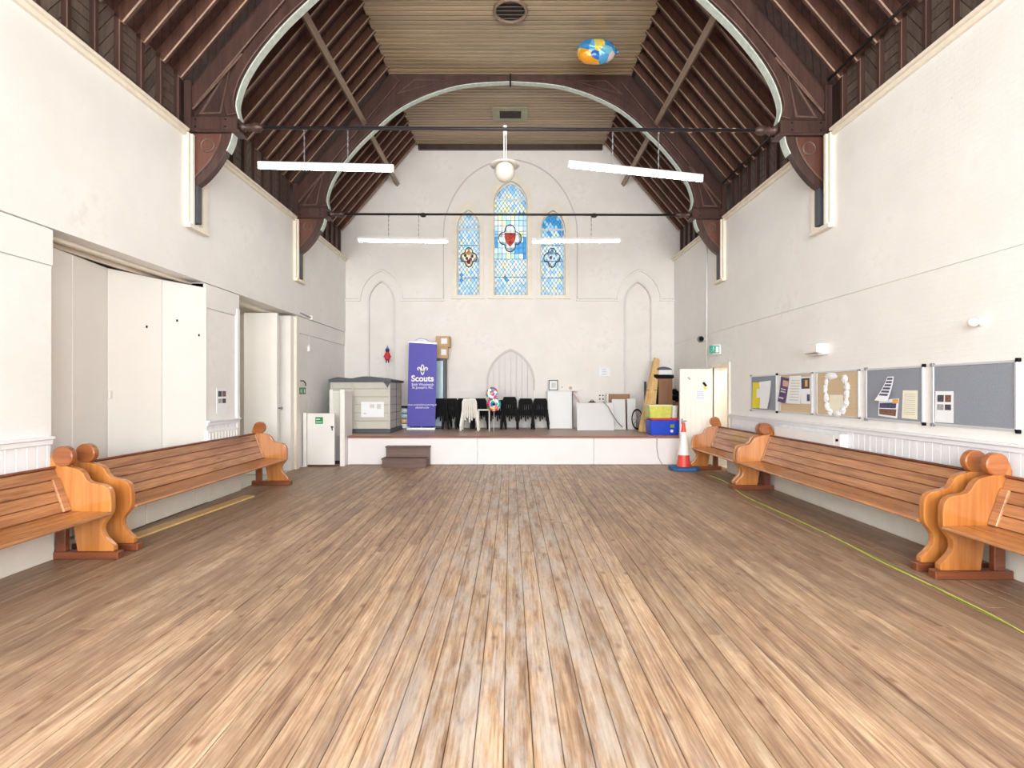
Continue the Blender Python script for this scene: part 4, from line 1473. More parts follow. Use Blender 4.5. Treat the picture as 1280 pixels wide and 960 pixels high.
lines = lambda n, mt='print_faint', u0=0.12, u1=0.88, v0=0.12, v1=0.9: [(u0, u1, v0 + (v1 - v0) * i / n, v0 + (v1 - v0) * (i + 0.35) / n, mt) for i in range(n)]
sheet('bright yellow sheet pinned beside a white one', [(942.5, 478), (952, 478), (951.5, 510), (941.5, 510)], 'paper_yellow', prints=[(0.55, 0.98, 0.25, 0.6, 'paper')])
sheet('white sheet curling over the yellow sheet', [(950.5, 477.5), (965.5, 475.5), (964.5, 511), (955, 510.5)], 'paper', lift=0.004, curl=0.05)
sheet('purple poster with a portrait photograph', [(978, 471), (988.5, 473), (985, 504), (976.3, 501.5)], 'paper_purple', lift=0.002, curl=0.03, prints=[(0.3, 0.95, 0.12, 0.35, 'print_skin'), (0.15, 0.8, 0.45, 0.5, 'print_faint'), (0.15, 0.8, 0.55, 0.6, 'print_faint'), (0.1, 0.7, 0.8, 0.86, 'print_faint')])
sheet('large white poster between the purple one and the photo sheet', [(989, 470), (1003.5, 469.5), (1003.5, 505), (985.5, 504)], 'paper', lift=0.004, curl=0.015, prints=lines(8, 'print_faint', 0.2, 0.9, 0.15, 0.95))
sheet('white poster with dark photograph on cork board', [(1002.5, 471.5), (1015, 470.5), (1015, 505), (1003, 504.5)], 'paper', lift=0.001, prints=[(0.08, 0.92, 0.05, 0.44, 'print_dark'), (0.45, 0.72, 0.12, 0.36, 'print_orange'), (0.65, 0.95, 0.65, 0.9, 'print_navy')])
# crumpled paper wreath on the cork board
rng = random.Random(5)
wr_ = [(1041, 470, 14, 8), (1035, 478, 5, 10), (1033.8, 486, 5, 11), (1035, 497, 6, 12), (1036, 508, 6, 11), (1040, 515, 6, 8), (1049, 517, 9, 7), (1056, 512, 7, 10), (1060, 503, 6, 12), (1060.5, 493, 6, 12), (1061, 484, 7, 11), (1058, 474, 7, 10)]
for k, (a, b, ww, hh) in enumerate(wr_):
    y_, z_ = on_right(a, b)
    sc = y_ / F
    m = MB()
    m.ball((0, 0, 0), 1.0, 10)
    m.v = [(XW - 0.022 - abs(v[0]) * 0.018 * rng.uniform(0.5, 1.4) * (1 if v[0] < 0 else 0.1), y_ + v[1] * ww * sc * 1.0 * rng.uniform(0.7, 1.1), z_ + v[2] * hh * sc * 0.55 * rng.uniform(0.75, 1.15)) for v in m.v]
    tag(m.build('crumpled_paper', 'paper'), 'crumpled white paper scrap in the ring on the cork board', 'paper', 'crumpled paper ring')
sheet('cream sheet inside the ring of crumpled paper', [(1039, 493.5), (1056, 493.5), (1056, 516), (1038, 514)], 'paper_cream')
sheet('curled poster with bold dark lettering shapes', [(1112, 471), (1120, 470.5), (1117, 502), (1101, 500.5)], 'paper', lift=0.004, curl=0.05, prints=[(0.1, 0.85, 0.05 + 0.13 * i, 0.13 + 0.13 * i, 'print_navy') for i in range(6)])
sheet('photograph print with orange corner under the curled poster', [(1101, 500), (1126, 498), (1123.5, 523), (1100, 519.5)], 'paper', prints=[(0.05, 0.9, 0.2, 0.5, 'print_navy'), (0.05, 0.93, 0.55, 0.9, 'print_brown'), (0.7, 0.98, 0.02, 0.25, 'print_orange')])
sheet('cream typed letter pinned beside the curled poster', [(1131, 488), (1149.5, 488), (1149, 524.5), (1129.5, 522.5)], 'paper_cream', prints=lines(11))
sheet('white sheet with four small bird pictures on grey board', [(1172, 489), (1194.5, 489), (1194.5, 529), (1171, 527.5)], 'paper', prints=[(0.12, 0.48, 0.12, 0.34, 'print_dark'), (0.55, 0.88, 0.12, 0.34, 'print_brown'), (0.12, 0.48, 0.42, 0.6, 'print_grey'), (0.55, 0.88, 0.42, 0.6, 'print_dark')])

# ---- small fittings on the right wall
y_, z_ = on_right(1024, 405)
wb_ = thing('wall_box', 'white wedge-shaped box fixed high on the wall above the notice boards', 'box', (XR, 7.45, 2.09))
MB().prism([(0.0, 0.0), (-0.16, 0.03), (-0.16, 0.15), (0.0, 0.15)], -0.17, 0.17, 'xz').build('casing', 'plastic_white', wb_, bevel=0.008)
MB().box(-0.13, -0.02, -0.15, 0.15, 0.0, 0.012).build('underside', 'off_white', wb_)
y_, z_ = on_right(1228, 403)
ds = thing('motion_sensor', 'small white motion sensor on a bracket above the plain notice board', 'sensor', (XR, y_, z_))
MB().lathe([(0.035, 0), (0.035, -0.02), (0.014, -0.03), (0.014, -0.06)], (0, 0, 0), 'x', 14).build('bracket', 'plastic_white', ds)
MB().ball((-0.085, 0, 0.0), 0.045, 14, (1, 1, 0.9)).build('sensor_head', 'plastic_white', ds, smooth=True)
# exit sign, camera, pipe near the plank door
y_, z_ = on_right(901, 437)
ex = thing('exit_sign', 'green and white exit sign box beside the plank door', 'sign', (XR - 0.10, y_, z_ - 0.1))
MB().box(-0.085, 0.09, -0.05, 0.05, 0, 0.2).build('sign_box', 'plastic_white', ex, bevel=0.008)
MB().box(0.09, 0.1, -0.02, 0.02, 0.06, 0.14).build('bracket', 'plastic_white', ex)
fc = MB().box(-0.092, -0.085, -0.048, 0.048, 0.02, 0.18).build('sign_face', 'sign_teal', ex)
gx = MB().box(-0.16, 0.05, -0.056, -0.05, 0.02, 0.18).build('sign_plate', 'sign_teal', ex)
mm = MB()
mm.lathe([(0.014, -0.002), (0.014, 0.0)], (-0.07, -0.056, 0.14), 'y', 10)
mm.bar((-0.068, -0.058, 0.125), (-0.08, -0.058, 0.08), 0.02, 0.004)
mm.bar((-0.08, -0.058, 0.085), (-0.055, -0.058, 0.045), 0.014, 0.004).bar((-0.08, -0.058, 0.085), (-0.11, -0.058, 0.055), 0.014, 0.004)
mm.bar((-0.07, -0.058, 0.115), (-0.04, -0.058, 0.095), 0.012, 0.004).bar((-0.07, -0.058, 0.115), (-0.105, -0.058, 0.11), 0.012, 0.004)
mm.build('running_figure', 'plastic_white', gx)
MB().box(-0.025, 0.035, -0.058, -0.056, 0.04, 0.16).build('doorway_mark', 'plastic_white', gx)
y_, z_ = on_right(883, 424)
cm = thing('wall_camera', 'small dark round camera on the wall near the exit sign', 'camera', (XR, y_, z_))
MB().lathe([(0.05, 0), (0.05, -0.03), (0.02, -0.04), (0.02, -0.10)], (0, 0, 0), 'x', 12).build('bracket', 'plastic_white', cm)
MB().ball((-0.13, -0.01, 0.0), 0.075, 16).build('housing', 'grey_metal', cm, smooth=True)
MB().lathe([(0.05, -0.08), (0.04, -0.10)], (-0.14, 0, 0), 'y', 14).build('lens', 'black_plastic', cm)
tag(MB().tube([(XR - 0.015, 11.75, 2.1), (XR - 0.015, 11.75, 5.0)], 0.014, 8).build('wall_pipe', 'wall_paint', smooth=True), 'thin vertical pipe on the wall painted like the plaster', 'pipe')
# door papers
p = tag(box(3.95, 4.15, 11.428, 11.436, 1.40, 1.62).build('door_notice', 'paper'), 'white notice with lines of blue print on the plank door', 'paper')
for i in range(6):
    box(3.97, 4.14 - 0.02 * (i % 2), 11.4265, 11.428, 1.43 + i * 0.028, 1.44 + i * 0.028).build('print_line', 'print_blue', p, world=True)
pb = thing('bird_picture', 'small black and yellow picture stuck above the notice on the plank door', 'picture', (4.15, 11.436, 1.62))
MB().bar((-0.04, -0.004, 0.15), (0.03, -0.004, 0.07), 0.05, 0.004, up=(0, 1, 0)).build('black_shape', 'black_plastic', pb)
MB().bar((-0.03, -0.003, 0.06), (0.03, -0.003, 0.0), 0.04, 0.004, up=(0, 1, 0)).build('yellow_shape', 'paper_yellow', pb)
tag(MB().bar((3.79, 11.434, 1.88), (3.83, 11.434, 1.83), 0.03, 0.004, up=(0, 1, 0)).build('small_sticker', 'print_grey'), 'tiny grey sticker near the top of the plank door', 'sticker')

# ---- small fittings on the left wall
XLW = XL - 0.028


def on_left(px, py, x=XLW):
    d_ = F * x / (px - CX)
    return d_, H - (py - CY) / F * d_


y1, zt = on_left(270.5, 485); y2, zb = on_left(283.5, 516)
nt_ = tag(box(XLW, XLW + 0.004, y1, y2, zb, zt).build('pinned_notice', 'paper'), 'white notice with four bird pictures on the wall between the openings', 'paper')
hw = (y2 - y1)
for u0, u1, v0, v1, mt in ((0.14, 0.48, 0.12, 0.34, 'print_dark'), (0.54, 0.88, 0.12, 0.34, 'print_brown'), (0.14, 0.48, 0.42, 0.6, 'print_grey'), (0.54, 0.88, 0.42, 0.6, 'print_dark')):
    box(XLW + 0.004, XLW + 0.0055, y1 + hw * u0, y1 + hw * u1, zt - (zt - zb) * v1, zt - (zt - zb) * v0).build('printed_area', mt, nt_, world=True)
jb = thing('junction_box', 'white junction box with a short conduit on the wall by the pilaster', 'box', (XL, 11.68, 3.18))
MB().box(0, 0.05, -0.05, 0.05, -0.05, 0.05).build('casing', 'plastic_white', jb, bevel=0.006)
MB().tube([(0.02, -0.05, 0), (0.02, -0.62, 0.02)], 0.012, 8).build('conduit', 'grey_metal', jb)
bs = thing('light_switch', 'small white switch box on the wall above the low gate', 'switch', (XLW, 11.62, 2.44))
MB().box(0, 0.05, -0.06, 0.06, 0, 0.12).build('box', 'plastic_white', bs, bevel=0.006)
MB().tube([(0.012, 0, 0.12), (0.012, 0.02, 0.72)], 0.006, 6).build('cable', 'plastic_white', bs)
gs = thing('safety_sign', 'pair of small green safety signs on the wall above the low gate', 'sign', (XLW, 11.28, 1.52))
for y0, k in ((-0.16, 0), (0.02, 1)):
    sgn_ = MB().box(0, 0.006, y0, y0 + 0.15, 0, 0.14).build('sign_plate', 'sign_green', gs)
    MB().box(0.006, 0.008, y0 + 0.05, y0 + 0.1, 0.03, 0.11).build('pictogram', 'plastic_white', sgn_)
hk = tag(MB().tube([(XLW, 11.18, 1.80), (XLW + 0.06, 11.18, 1.80), (XLW + 0.09, 11.22, 1.75), (XLW + 0.07, 11.28, 1.70)], 0.013, 8).build('coat_hook', 'black_metal', smooth=True), 'small black coat hook above the green safety signs', 'hook')

# =================================================================== STAGE CONTENTS
# ---- grey plastic shed
sd = thing('storage_shed', 'grey plastic storage shed with dark arched lid on the stage', 'shed', (-3.33, 12.6, STG_Z))
x0, x1, y0, y1, z1 = -4.0, -2.66, 12.2, 13.55, 1.80
k12 = 12.2 / 11.9
x0, x1 = -4.1, -2.73
z0 = STG_Z
MB().box(x0, x1, y0, y1, z0, z0 + 0.10).build('base', 'shed_dark', sd, bevel=0.006, world=True)
npl = 6
hp = (1.82 - z0 - 0.10) / npl
for i in range(npl):
    za = z0 + 0.10 + i * hp
    MB().box(x0 + 0.03, x1 - 0.06, y0 + 0.02, y0 + 0.06, za + 0.004, za + hp - 0.004).build('front_plank', 'shed_grey', sd, bevel=0.006, world=True)
    MB().box(x1 - 0.06, x1 - 0.02, y0 + 0.06, y1 - 0.03, za + 0.004, za + hp - 0.004).build('side_plank', 'shed_grey', sd, bevel=0.006, world=True)
MB().box(x0 + 0.05, x1 - 0.07, y0 + 0.06, y1 - 0.02, z0 + 0.1, 1.80).build('body', 'shed_grey', sd, world=True)
for xx in (x1 - 0.06, (-3.62), x0):
    MB().box(xx, xx + 0.05, y0 + 0.008, y0 + 0.06, z0 + 0.1, 1.80).build('corner_post', 'shed_grey', sd, bevel=0.006, world=True)
MB().box(x1 - 0.028, x1 - 0.014, y0 + 0.7, y0 + 0.73, z0 + 0.1, 1.80).build('door_seam', 'shed_dark', sd, world=True)
lid = [(x0 - 0.03, 1.79)] + smooth_line([(x0 - 0.03, 1.85), (x0 + 0.18, 1.90), (-3.68, 1.86)], 4) + smooth_line([(-3.66, 1.86), (-3.25, 1.92), (x1 + 0.03, 1.84)], 5) + [(x1 + 0.03, 1.79)]
MB().prism(lid, y0 - 0.04, y1 + 0.03, 'xz').build('lid', 'shed_dark', sd, bevel=0.008, world=True)
MB().prism([(x1 - 0.16, 1.79), (x1 + 0.0, 1.79), (x1 - 0.03, 1.73), (x1 - 0.07, 1.66), (x1 - 0.1, 1.72)], y0 - 0.02, y0 + 0.01, 'xz').build('lid_bracket', 'shed_dark', sd, world=True)
ps = tag(box(-3.40, -2.88, y0 + 0.004, y0 + 0.012, 0.99, 1.34).build('shed_notice', 'paper'), 'white notice with faint drawings stuck on the grey shed', 'paper')
for a, b, c, d in ((-3.2, -3.1, 1.2, 1.28), (-3.04, -2.95, 1.18, 1.29), (-3.35, -3.28, 1.06, 1.09)):
    box(a, b, y0 + 0.002, y0 + 0.004, c, d).build('drawing', 'print_faint', ps, world=True)
# ---- toy on a pole behind the shed
toy = thing('toy_doll', 'small red and navy toy doll on a white pole behind the grey shed', 'doll', P(484.5, 534, 13.8))
tz = STG_Z
toy.location.z = tz
zt_ = H + (CY - 437) / F * 13.8 - tz
MB().tube([(0, 0, 0), (0, 0, zt_ + 0.1)], 0.016, 8).build('pole', 'plastic_white', toy)
MB().ball((0, -0.02, zt_ - 0.02), 0.055, 12).build('head', 'toy_navy', toy, smooth=True)
MB().lathe([(0.05, zt_ - 0.28), (0.075, zt_ - 0.22), (0.05, zt_ - 0.08), (0.03, zt_ - 0.05)], (0, -0.02, 0), 'z', 12).build('dress', 'toy_red', toy, smooth=True)
for s in (-1, 1):
    MB().tube([(s * 0.04, -0.02, zt_ - 0.1), (s * 0.085, -0.03, zt_ - 0.2)], 0.018, 8).build('arm', 'toy_red', toy)
    MB().tube([(s * 0.025, -0.02, zt_ - 0.26), (s * 0.03, -0.02, zt_ - 0.34)], 0.016, 8).build('leg', 'toy_navy', toy)
MB().lathe([(0.045, zt_ + 0.02), (0.02, zt_ + 0.06), (0.001, zt_ + 0.12)], (0, -0.02, 0), 'z', 10).build('hat', 'print_blue', toy)
# ---- roll-up banner
DB = 13.3
kb = DB / F
bn = thing('roll_up_banner', 'tall purple-blue roll-up banner with white emblem and lettering', 'banner', (P(526.5, 535, DB).x, DB, STG_Z))
tl, tr, br, bl = P(511.2, 427.3, DB), P(546.2, 429.5, DB), P(544.0, 533, DB), P(508.8, 533, DB)
loc = bn.location
poly = [(q.x - loc.x, max(q.z - STG_Z, 0.05)) for q in (bl, br, tr, tl)]
MB().prism(poly, -0.003, 0.003, 'xz').build('banner_sheet', 'banner_blue', bn)
MB().bar((poly[3][0], 0, poly[3][1]), (poly[2][0], 0, poly[2][1]), 0.02, 0.03).build('top_rail', 'aluminium', bn)
MB().box(poly[0][0] - 0.01, poly[1][0] + 0.01, -0.06, 0.06, 0, 0.06).build('base_case', 'aluminium', bn, bevel=0.01)
MB().tube([(0, 0.03, 0.05), (0.0, 0.03, poly[3][1] - 0.03)], 0.012, 8).build('support_pole', 'aluminium', bn)
zc = lambda py: H + (CY - py) / F * DB - STG_Z
cxb = P(528.2, 0, DB).x - loc.x
# fleur-de-lis emblem
em = MB()
ez = zc(462.0)
es = kb * 6.2
pet = [(0, 1.0), (-0.2, 0.72), (-0.27, 0.4), (-0.18, 0.0), (-0.1, -0.36), (0.1, -0.36), (0.18, 0.0), (0.27, 0.4), (0.2, 0.72)]
em.strip([(cxb + a * es, ez + b * es) for a, b in smooth_line(pet + [pet[0]], 4)], 0.026, -0.006, -0.003, 'xz')
for s in (-1, 1):
    sc_ = [(s * 0.78, -0.12), (s * 0.98, 0.08), (s * 0.92, 0.34), (s * 0.66, 0.42), (s * 0.45, 0.2), (s * 0.36, -0.1), (s * 0.26, -0.38)]
    em.strip([(cxb + a * es, ez + b * es) for a, b in smooth_line(sc_, 4)], 0.026, -0.006, -0.003, 'xz')
em.strip([(cxb - 0.42 * es, ez - 0.38 * es), (cxb + 0.42 * es, ez - 0.38 * es)], 0.03, -0.006, -0.003, 'xz')
tail = [(-0.24, -0.48), (-0.2, -0.75), (0, -1.0), (0.2, -0.75), (0.24, -0.48)]
em.strip([(cxb + a * es, ez + b * es) for a, b in smooth_line(tail, 4)], 0.026, -0.006, -0.003, 'xz')
em.build('emblem', 'plastic_white', bn)
for txt, py, size, bold in (('Scouts', 476.6, 0.21, 0.006), ('36th Woolwich', 482.0, 0.088, 0.0), ("St Joseph's RC", 485.8, 0.088, 0.0), ('www.woolwichscouts.org.uk', 506.8, 0.062, 0.0), ('#SkillsForLife', 510.5, 0.062, 0.0)):
    text_mesh(txt, size, 'lettering', 'plastic_white', bn, (cxb - 0.01 * (py > 500), -0.004, zc(py)), (PI / 2, 0, 0), 0.001, bold)
# ---- cabinet behind the banner, boxes and bag on top
cb_ = thing('display_cabinet', 'tall dark-framed cabinet with pale glass behind the banner', 'cabinet', (P(536, 0, 13.75).x, 13.8, STG_Z))
xa_, xb_ = P(516, 0, 13.75).x - cb_.location.x, P(557, 0, 13.75).x - cb_.location.x
zt_ = H + (CY - 448) / F * 13.75 - STG_Z
MB().box(xa_, xb_, 0.0, 0.28, 0, zt_).build('carcass', 'shed_dark', cb_, bevel=0.008)
MB().box(xa_ + 0.05, xb_ - 0.07, -0.012, 0.0, 0.06, zt_ - 0.06).build('glass_panel', 'blue_grey_glass', cb_)
for a, b in ((xa_, xa_ + 0.05), (xb_ - 0.07, xb_)):
    MB().box(a, b, -0.03, 0.0, 0, zt_).build('frame_stile', 'shed_dark', cb_, bevel=0.004)
z_c = STG_Z + zt_


def carton(label, px0, px1, z0, z1, d, dep, rz=0.0):
    x0, x1 = P(px0, 0, d).x, P(px1, 0, d).x
    t = thing('cardboard_box', label, 'box', ((x0 + x1) / 2, d + dep / 2, z0), rz, 'boxes on the cabinet')
    hw_ = (x1 - x0) / 2
    MB().box(-hw_, hw_, -dep / 2, dep / 2, 0, z1 - z0).build('carton', 'cardboard', t, bevel=0.006)
    MB().box(-hw_ * 0.2, hw_ * 0.7, -dep / 2 - 0.002, -dep / 2, (z1 - z0) * 0.3, (z1 - z0) * 0.8).build('paper_label', 'paper', t)
    MB().box(-hw_, hw_, -0.03, 0.03, z1 - z0, z1 - z0 + 0.001).build('packing_tape', 'tape', t)
    return z1


zz = carton('lower cardboard box with a white label on the dark cabinet', 545.5, 559.5, z_c, z_c + 0.29, 13.75, 0.26, 0.05)
carton('upper cardboard box with a white label, stacked on another box', 545, 562, zz, zz + 0.28, 13.74, 0.27, -0.06)
zg = H + (CY - 430) / F * 13.7
tag(MB().box(P(517, 0, 13.8).x, P(541, 0, 13.8).x, 13.80, 14.05, z_c, zg - 0.002).build('grey_carton', 'cardboard', bevel=0.008), 'plain box hidden behind the banner under the grey folded sheet', 'box')
m = MB()
ng = 10
gv = []
xg0, xg1 = P(516, 0, 13.8).x, P(546, 0, 13.8).x
m.prism([(xg0, zg)] + [(xg0 + (xg1 - xg0) * i / ng, zg + 0.06 + 0.09 * math.sin(PI * min(1, i / ng * 1.4)) + 0.015 * (i % 2)) for i in range(ng + 1)] + [(xg1, zg)], 13.78, 14.06, 'xz')
tag(m.build('folded_sheet', 'grey_metal', bevel=0.01), 'grey folded plastic sheet lying on top of the banner and cabinet', 'sheet')
# ---- small drawer tower between shed and banner
dt = thing('drawer_tower', 'small tower of pale plastic drawers between the shed and the banner', 'drawers', P(508, 534, 13.72))
dt.location.z = STG_Z
for i, mt in enumerate(('paper', 'tape', 'blue_grey_glass', 'blue_grey_glass')):
    dw_ = MB().box(-0.12, 0.10, -0.12, 0.12, 0.02 + i * 0.13, 0.13 + i * 0.13).build('drawer', mt, dt, bevel=0.006)
    MB().box(-0.05, 0.04, -0.135, -0.12, 0.07 + i * 0.13, 0.09 + i * 0.13).build('handle', 'plastic_white', dw_)
MB().box(-0.14, 0.11, -0.14, 0.14, 0.54, 0.58).build('lid', 'black_plastic', dt, bevel=0.006)

# ---- stacking chairs seen from behind
def make_chair(mat):
    t = thing('stacking_chair', 'x', 'chair', (0, 0, 0))
    # slatted back
    bk = MB()
    for i in range(7):
        x = -0.15 + i * 0.05
        bk.bar((x * 0.92, -0.02, 0.62), (x * 1.12, 0.02, 0.20 + 0.05 * (i % 3)), 0.038, 0.014, up=(0, 1, 0))
    bk.build('back_slats', mat, t)
    MB().strip([(-0.165, 0.36), (-0.158, 0.58), (-0.13, 0.64), (0.13, 0.64), (0.158, 0.58), (0.165, 0.36)], 0.04, -0.03, 0.0, 'xz').build('back_frame', mat, t, bevel=0.005)
    MB().prism([(-0.19, 0.02), (0.19, 0.02), (0.21, 0.40), (-0.21, 0.40)], 0.34, 0.37, 'xy').build('seat', mat, t, bevel=0.008)
    for sx in (-1, 1):
        for ya, yb in ((0.03, -0.05), (0.37, 0.41)):
            MB().bar((sx * 0.17, ya, 0.36), (sx * 0.215, yb, 0.0), 0.045, 0.03, up=(0, 1, 0)).build('leg', mat, t)
    return t


black0 = make_chair('black_plastic')
white0 = make_chair('off_white')
first = {'b': True, 'w': True}


def stack(px, d, n, kind, where, group, dz=0.04, rz=0.0, dy=0.022):
    src = black0 if kind == 'b' else white0
    x = P(px, 0, d).x
    rank = ['topmost', 'second from the top', 'third from the top', 'fourth from the top', 'fifth from the top']
    for i in range(n):
        if first[kind]:
            c = src
            first[kind] = False
        else:
            c = copy_tree(src)
        c.location = (x + random.uniform(-0.006, 0.006), d - dy * i, STG_Z + dz * i)
        c.rotation_euler = (0, 0, rz + random.uniform(-0.02, 0.02))
        r = rank[n - 1 - i] if (i or n < 2) else 'lowest'
        c['label'] = ('black' if kind == 'b' else 'white') + ' plastic stacking chair, ' + r + ' ' + where
        c['group'] = group


ordn = ['first', 'second', 'third', 'fourth', 'fifth', 'sixth', 'seventh', 'eighth']
for k, (px, n, dd) in enumerate(((550.5, 4, 13.55), (564, 4, 13.62), (580.5, 4, 13.62), (599.5, 4, 13.60), (622, 3, 13.62), (637, 5, 13.55), (656.8, 4, 13.55), (675, 4, 13.55))):
    stack(px, dd, n, 'b', 'in the %s black stack from the banner' % ordn[k], 'black chairs stacked on the stage', rz=random.uniform(-0.05, 0.05))
stack(587, 13.05, 4, 'w', 'in the only white stack', 'white chairs stacked on the stage')
# ---- little white metal stand and the balloon figure eight
ws = thing('metal_stand', 'white tubular metal stand beside the stack of white chairs', 'stand', P(605, 530, 13.1))
ws.location.z = STG_Z
for x in (-0.13, 0.13):
    MB().tube([(x, 0.14, 0), (x, 0.12, 0.48), (x, -0.1, 0.5), (x, -0.12, 0.0)], 0.012, 8).build('leg_frame', 'plastic_white', ws)
MB().box(-0.15, 0.15, -0.12, 0.14, 0.49, 0.52).build('top', 'plastic_white', ws, bevel=0.006)


def patch_mat(name, cols, scale, rough=0.2, metal=0.2):
    m, nt, b = newmat(name)
    tc = N(nt, 'ShaderNodeTexCoord')
    vo = N(nt, 'ShaderNodeTexVoronoi')
    nt.links.new(tc.outputs['Object'], vo.inputs['Vector'])
    vo.inputs['Scale'].default_value = scale
    sp = N(nt, 'ShaderNodeSeparateColor')
    nt.links.new(vo.outputs['Color'], sp.inputs[0])
    r = nt.nodes.new('ShaderNodeValToRGB')
    r.color_ramp.interpolation = 'CONSTANT'
    e = r.color_ramp.elements
    while len(e) < len(cols): e.new(0.5)
    for i, c in enumerate(cols):
        e[i].position = i / len(cols)
        e[i].color = srgb(*c)
    nt.links.new(sp.outputs[0], r.inputs[0])
    nt.links.new(r.outputs[0], b.inputs['Base Color'])
    b.inputs['Roughness'].default_value = rough
    b.inputs['Metallic'].default_value = metal


patch_mat('eight_foil', [(222, 60, 60), (40, 150, 80), (240, 240, 240), (50, 120, 200), (230, 80, 150), (250, 150, 60), (60, 180, 200), (240, 236, 230)], 14)
b8 = thing('number_balloon', 'multicoloured foil balloon shaped like a figure eight', 'balloon', P(616.5, 516, 12.85))
z8 = b8.location.z
MB().torus((-0.03, 0, 0.47), 0.088, 0.062, 'y', 24, 10).build('upper_loop', 'eight_foil', b8, smooth=True)
MB().torus((0.02, 0, 0.20), 0.10, 0.072, 'y', 24, 10).build('lower_loop', 'eight_foil', b8, smooth=True)
MB().tube([(0.02, 0.0, 0.04), (0.01, 0.02, STG_Z - z8 + 0.01)], 0.006, 6).build('stem', 'plastic_white', b8)

# ---- white folded tables leaning on the end wall


def table_panel(label, px0, px1, pyt, d, dep, lean=0.0, mat='white_enamel', edge=None):
    x0, x1 = P(px0, 0, d).x, P(px1, 0, d).x
    zt = H + (CY - pyt) / F * d
    t = thing('folded_table', label, 'table', ((x0 + x1) / 2, d, STG_Z))
    hw_ = (x1 - x0) / 2
    hh = zt - STG_Z
    MB().add([(-hw_, 0, 0), (hw_, 0, 0), (hw_, lean, hh), (-hw_, lean, hh), (-hw_, dep, 0), (hw_, dep, 0), (hw_, dep + lean, hh), (-hw_, dep + lean, hh)],
             [(0, 1, 2, 3), (7, 6, 5, 4), (0, 4, 5, 1), (1, 5, 6, 2), (2, 6, 7, 3), (3, 7, 4, 0)]).build('tabletop', mat, t, bevel=0.008)
    for s in (-1, 1):
        MB().bar((s * hw_ * 0.75, dep + 0.02, 0.02), (s * hw_ * 0.75, dep + lean + 0.02, hh * 0.8), 0.03).build('folded_leg', 'grey_metal', t)
    if edge:
        MB().bar((hw_ + 0.012, dep / 2, 0), (hw_ + 0.012, dep / 2 + lean, hh), 0.02, dep).build('edge_trim', edge, t)
        MB().bar((-hw_ * 0.9, dep / 2, 0.012), (hw_, dep / 2, 0.012), 0.03, 0.02).build('foot_strip', edge, t)
    return t


table_panel('tall white folded table at the end of the black chair stacks', 684.5, 715.5, 489, 13.75, 0.05, 0.1, edge='shed_dark')
table_panel('wide white folded table set in front of the other tables', 721.5, 768, 503.5, 13.1, 0.05, 0.12)
table_panel('white folded table with a cable behind the wide one', 765.5, 782.5, 499, 13.4, 0.05, 0.08)
table_panel('narrow white folded table by the wheel and timber bundle', 784.5, 795.5, 498.5, 13.45, 0.05, 0.08)
# brown board and its dark rail behind the tables
bb = thing('wooden_board', 'brown wooden board in a pale frame behind the white tables', 'board', P(774, 534, 13.8))
bb.location.z = STG_Z
zt_ = H + (CY - 491) / F * 13.8 - STG_Z
hw_ = 14.5 * 13.8 / F
MB().box(-hw_ + 0.03, hw_ - 0.03, 0, 0.03, 0.0, zt_ - 0.03).build('board', 'brown_board', bb)
MB().box(-hw_, hw_, -0.01, 0.04, zt_ - 0.03, zt_).build('top_rail', 'off_white', bb, bevel=0.004)
for s in (-1, 1):
    MB().box(s * hw_ - 0.02, s * hw_ + 0.02, -0.01, 0.04, 0, zt_).build('stile', 'off_white', bb, bevel=0.004)
# things standing on the tall table / wall
pf = thing('picture_frame', 'small grey picture frame above the tall white folded table', 'frame', P(691.7, 488, 13.92))
pf.location.z = H + (CY - 488) / F * 13.92
MB().box(-0.12, 0.12, 0, 0.015, 0, 0.27).build('backing', 'paper', pf)
for q in ((-0.12, 0.12, 0, 0.02), (-0.12, 0.12, 0.25, 0.27), (-0.12, -0.1, 0, 0.27), (0.1, 0.12, 0, 0.27)):
    MB().box(q[0], q[1], -0.012, 0.0, q[2], q[3]).build('frame_bar', 'shed_dark', pf)
MB().box(-0.05, 0.06, -0.002, 0, 0.07, 0.2).build('drawing', 'print_faint', pf)
shelf_z = pf.location.z
tag(box(P(684, 0, 13.95).x, P(722, 0, 13.95).x, 13.9, YB, shelf_z - 0.02, shelf_z).build('ledge', 'off_white', bevel=0.004), 'narrow pale ledge on the end wall under the picture frame', 'shelf')
for px, py, lab, mt in ((702.5, 484, 'small white socket plate beside the picture frame', 'plastic_white'), (713, 485, 'small round pinkish plate on the end wall near the picture frame', 'print_skin')):
    q = P(px, py, YB)
    so = MB().box(q.x - 0.06, q.x + 0.06, YB - 0.02, YB, q.z - 0.06, q.z + 0.06) if mt == 'plastic_white' else MB().lathe([(0.045, -0.02), (0.045, 0.0)], (q.x, YB, q.z), 'y', 14)
    o = so.build('wall_socket', mt, bevel=0.005 if mt == 'plastic_white' else 0)
    tag(o, lab, 'socket')
    MB().box(q.x - 0.02, q.x + 0.02, YB - 0.023, YB - 0.02, q.z - 0.02, q.z + 0.02).build('socket_hole', 'print_grey', o, world=True)
for k, py in enumerate((494.5, 499.0)):
    q = P(751.5, py, YB)
    o = tag(box(q.x - 0.075, q.x + 0.075, YB - 0.03, YB, q.z - 0.04, q.z + 0.045).build('power_socket', 'plastic_white', bevel=0.006), ('upper double socket on the end wall behind the white tables', 'lower double socket on the end wall behind the white tables')[k], 'socket')
    for s in (-1, 1): box(q.x + s * 0.04 - 0.018, q.x + s * 0.04 + 0.018, YB - 0.033, YB - 0.03, q.z - 0.012, q.z + 0.022).build('socket_hole', 'black_plastic', o, world=True)
q0, q1 = P(748.5, 459.5, YB), P(762.5, 470, YB)
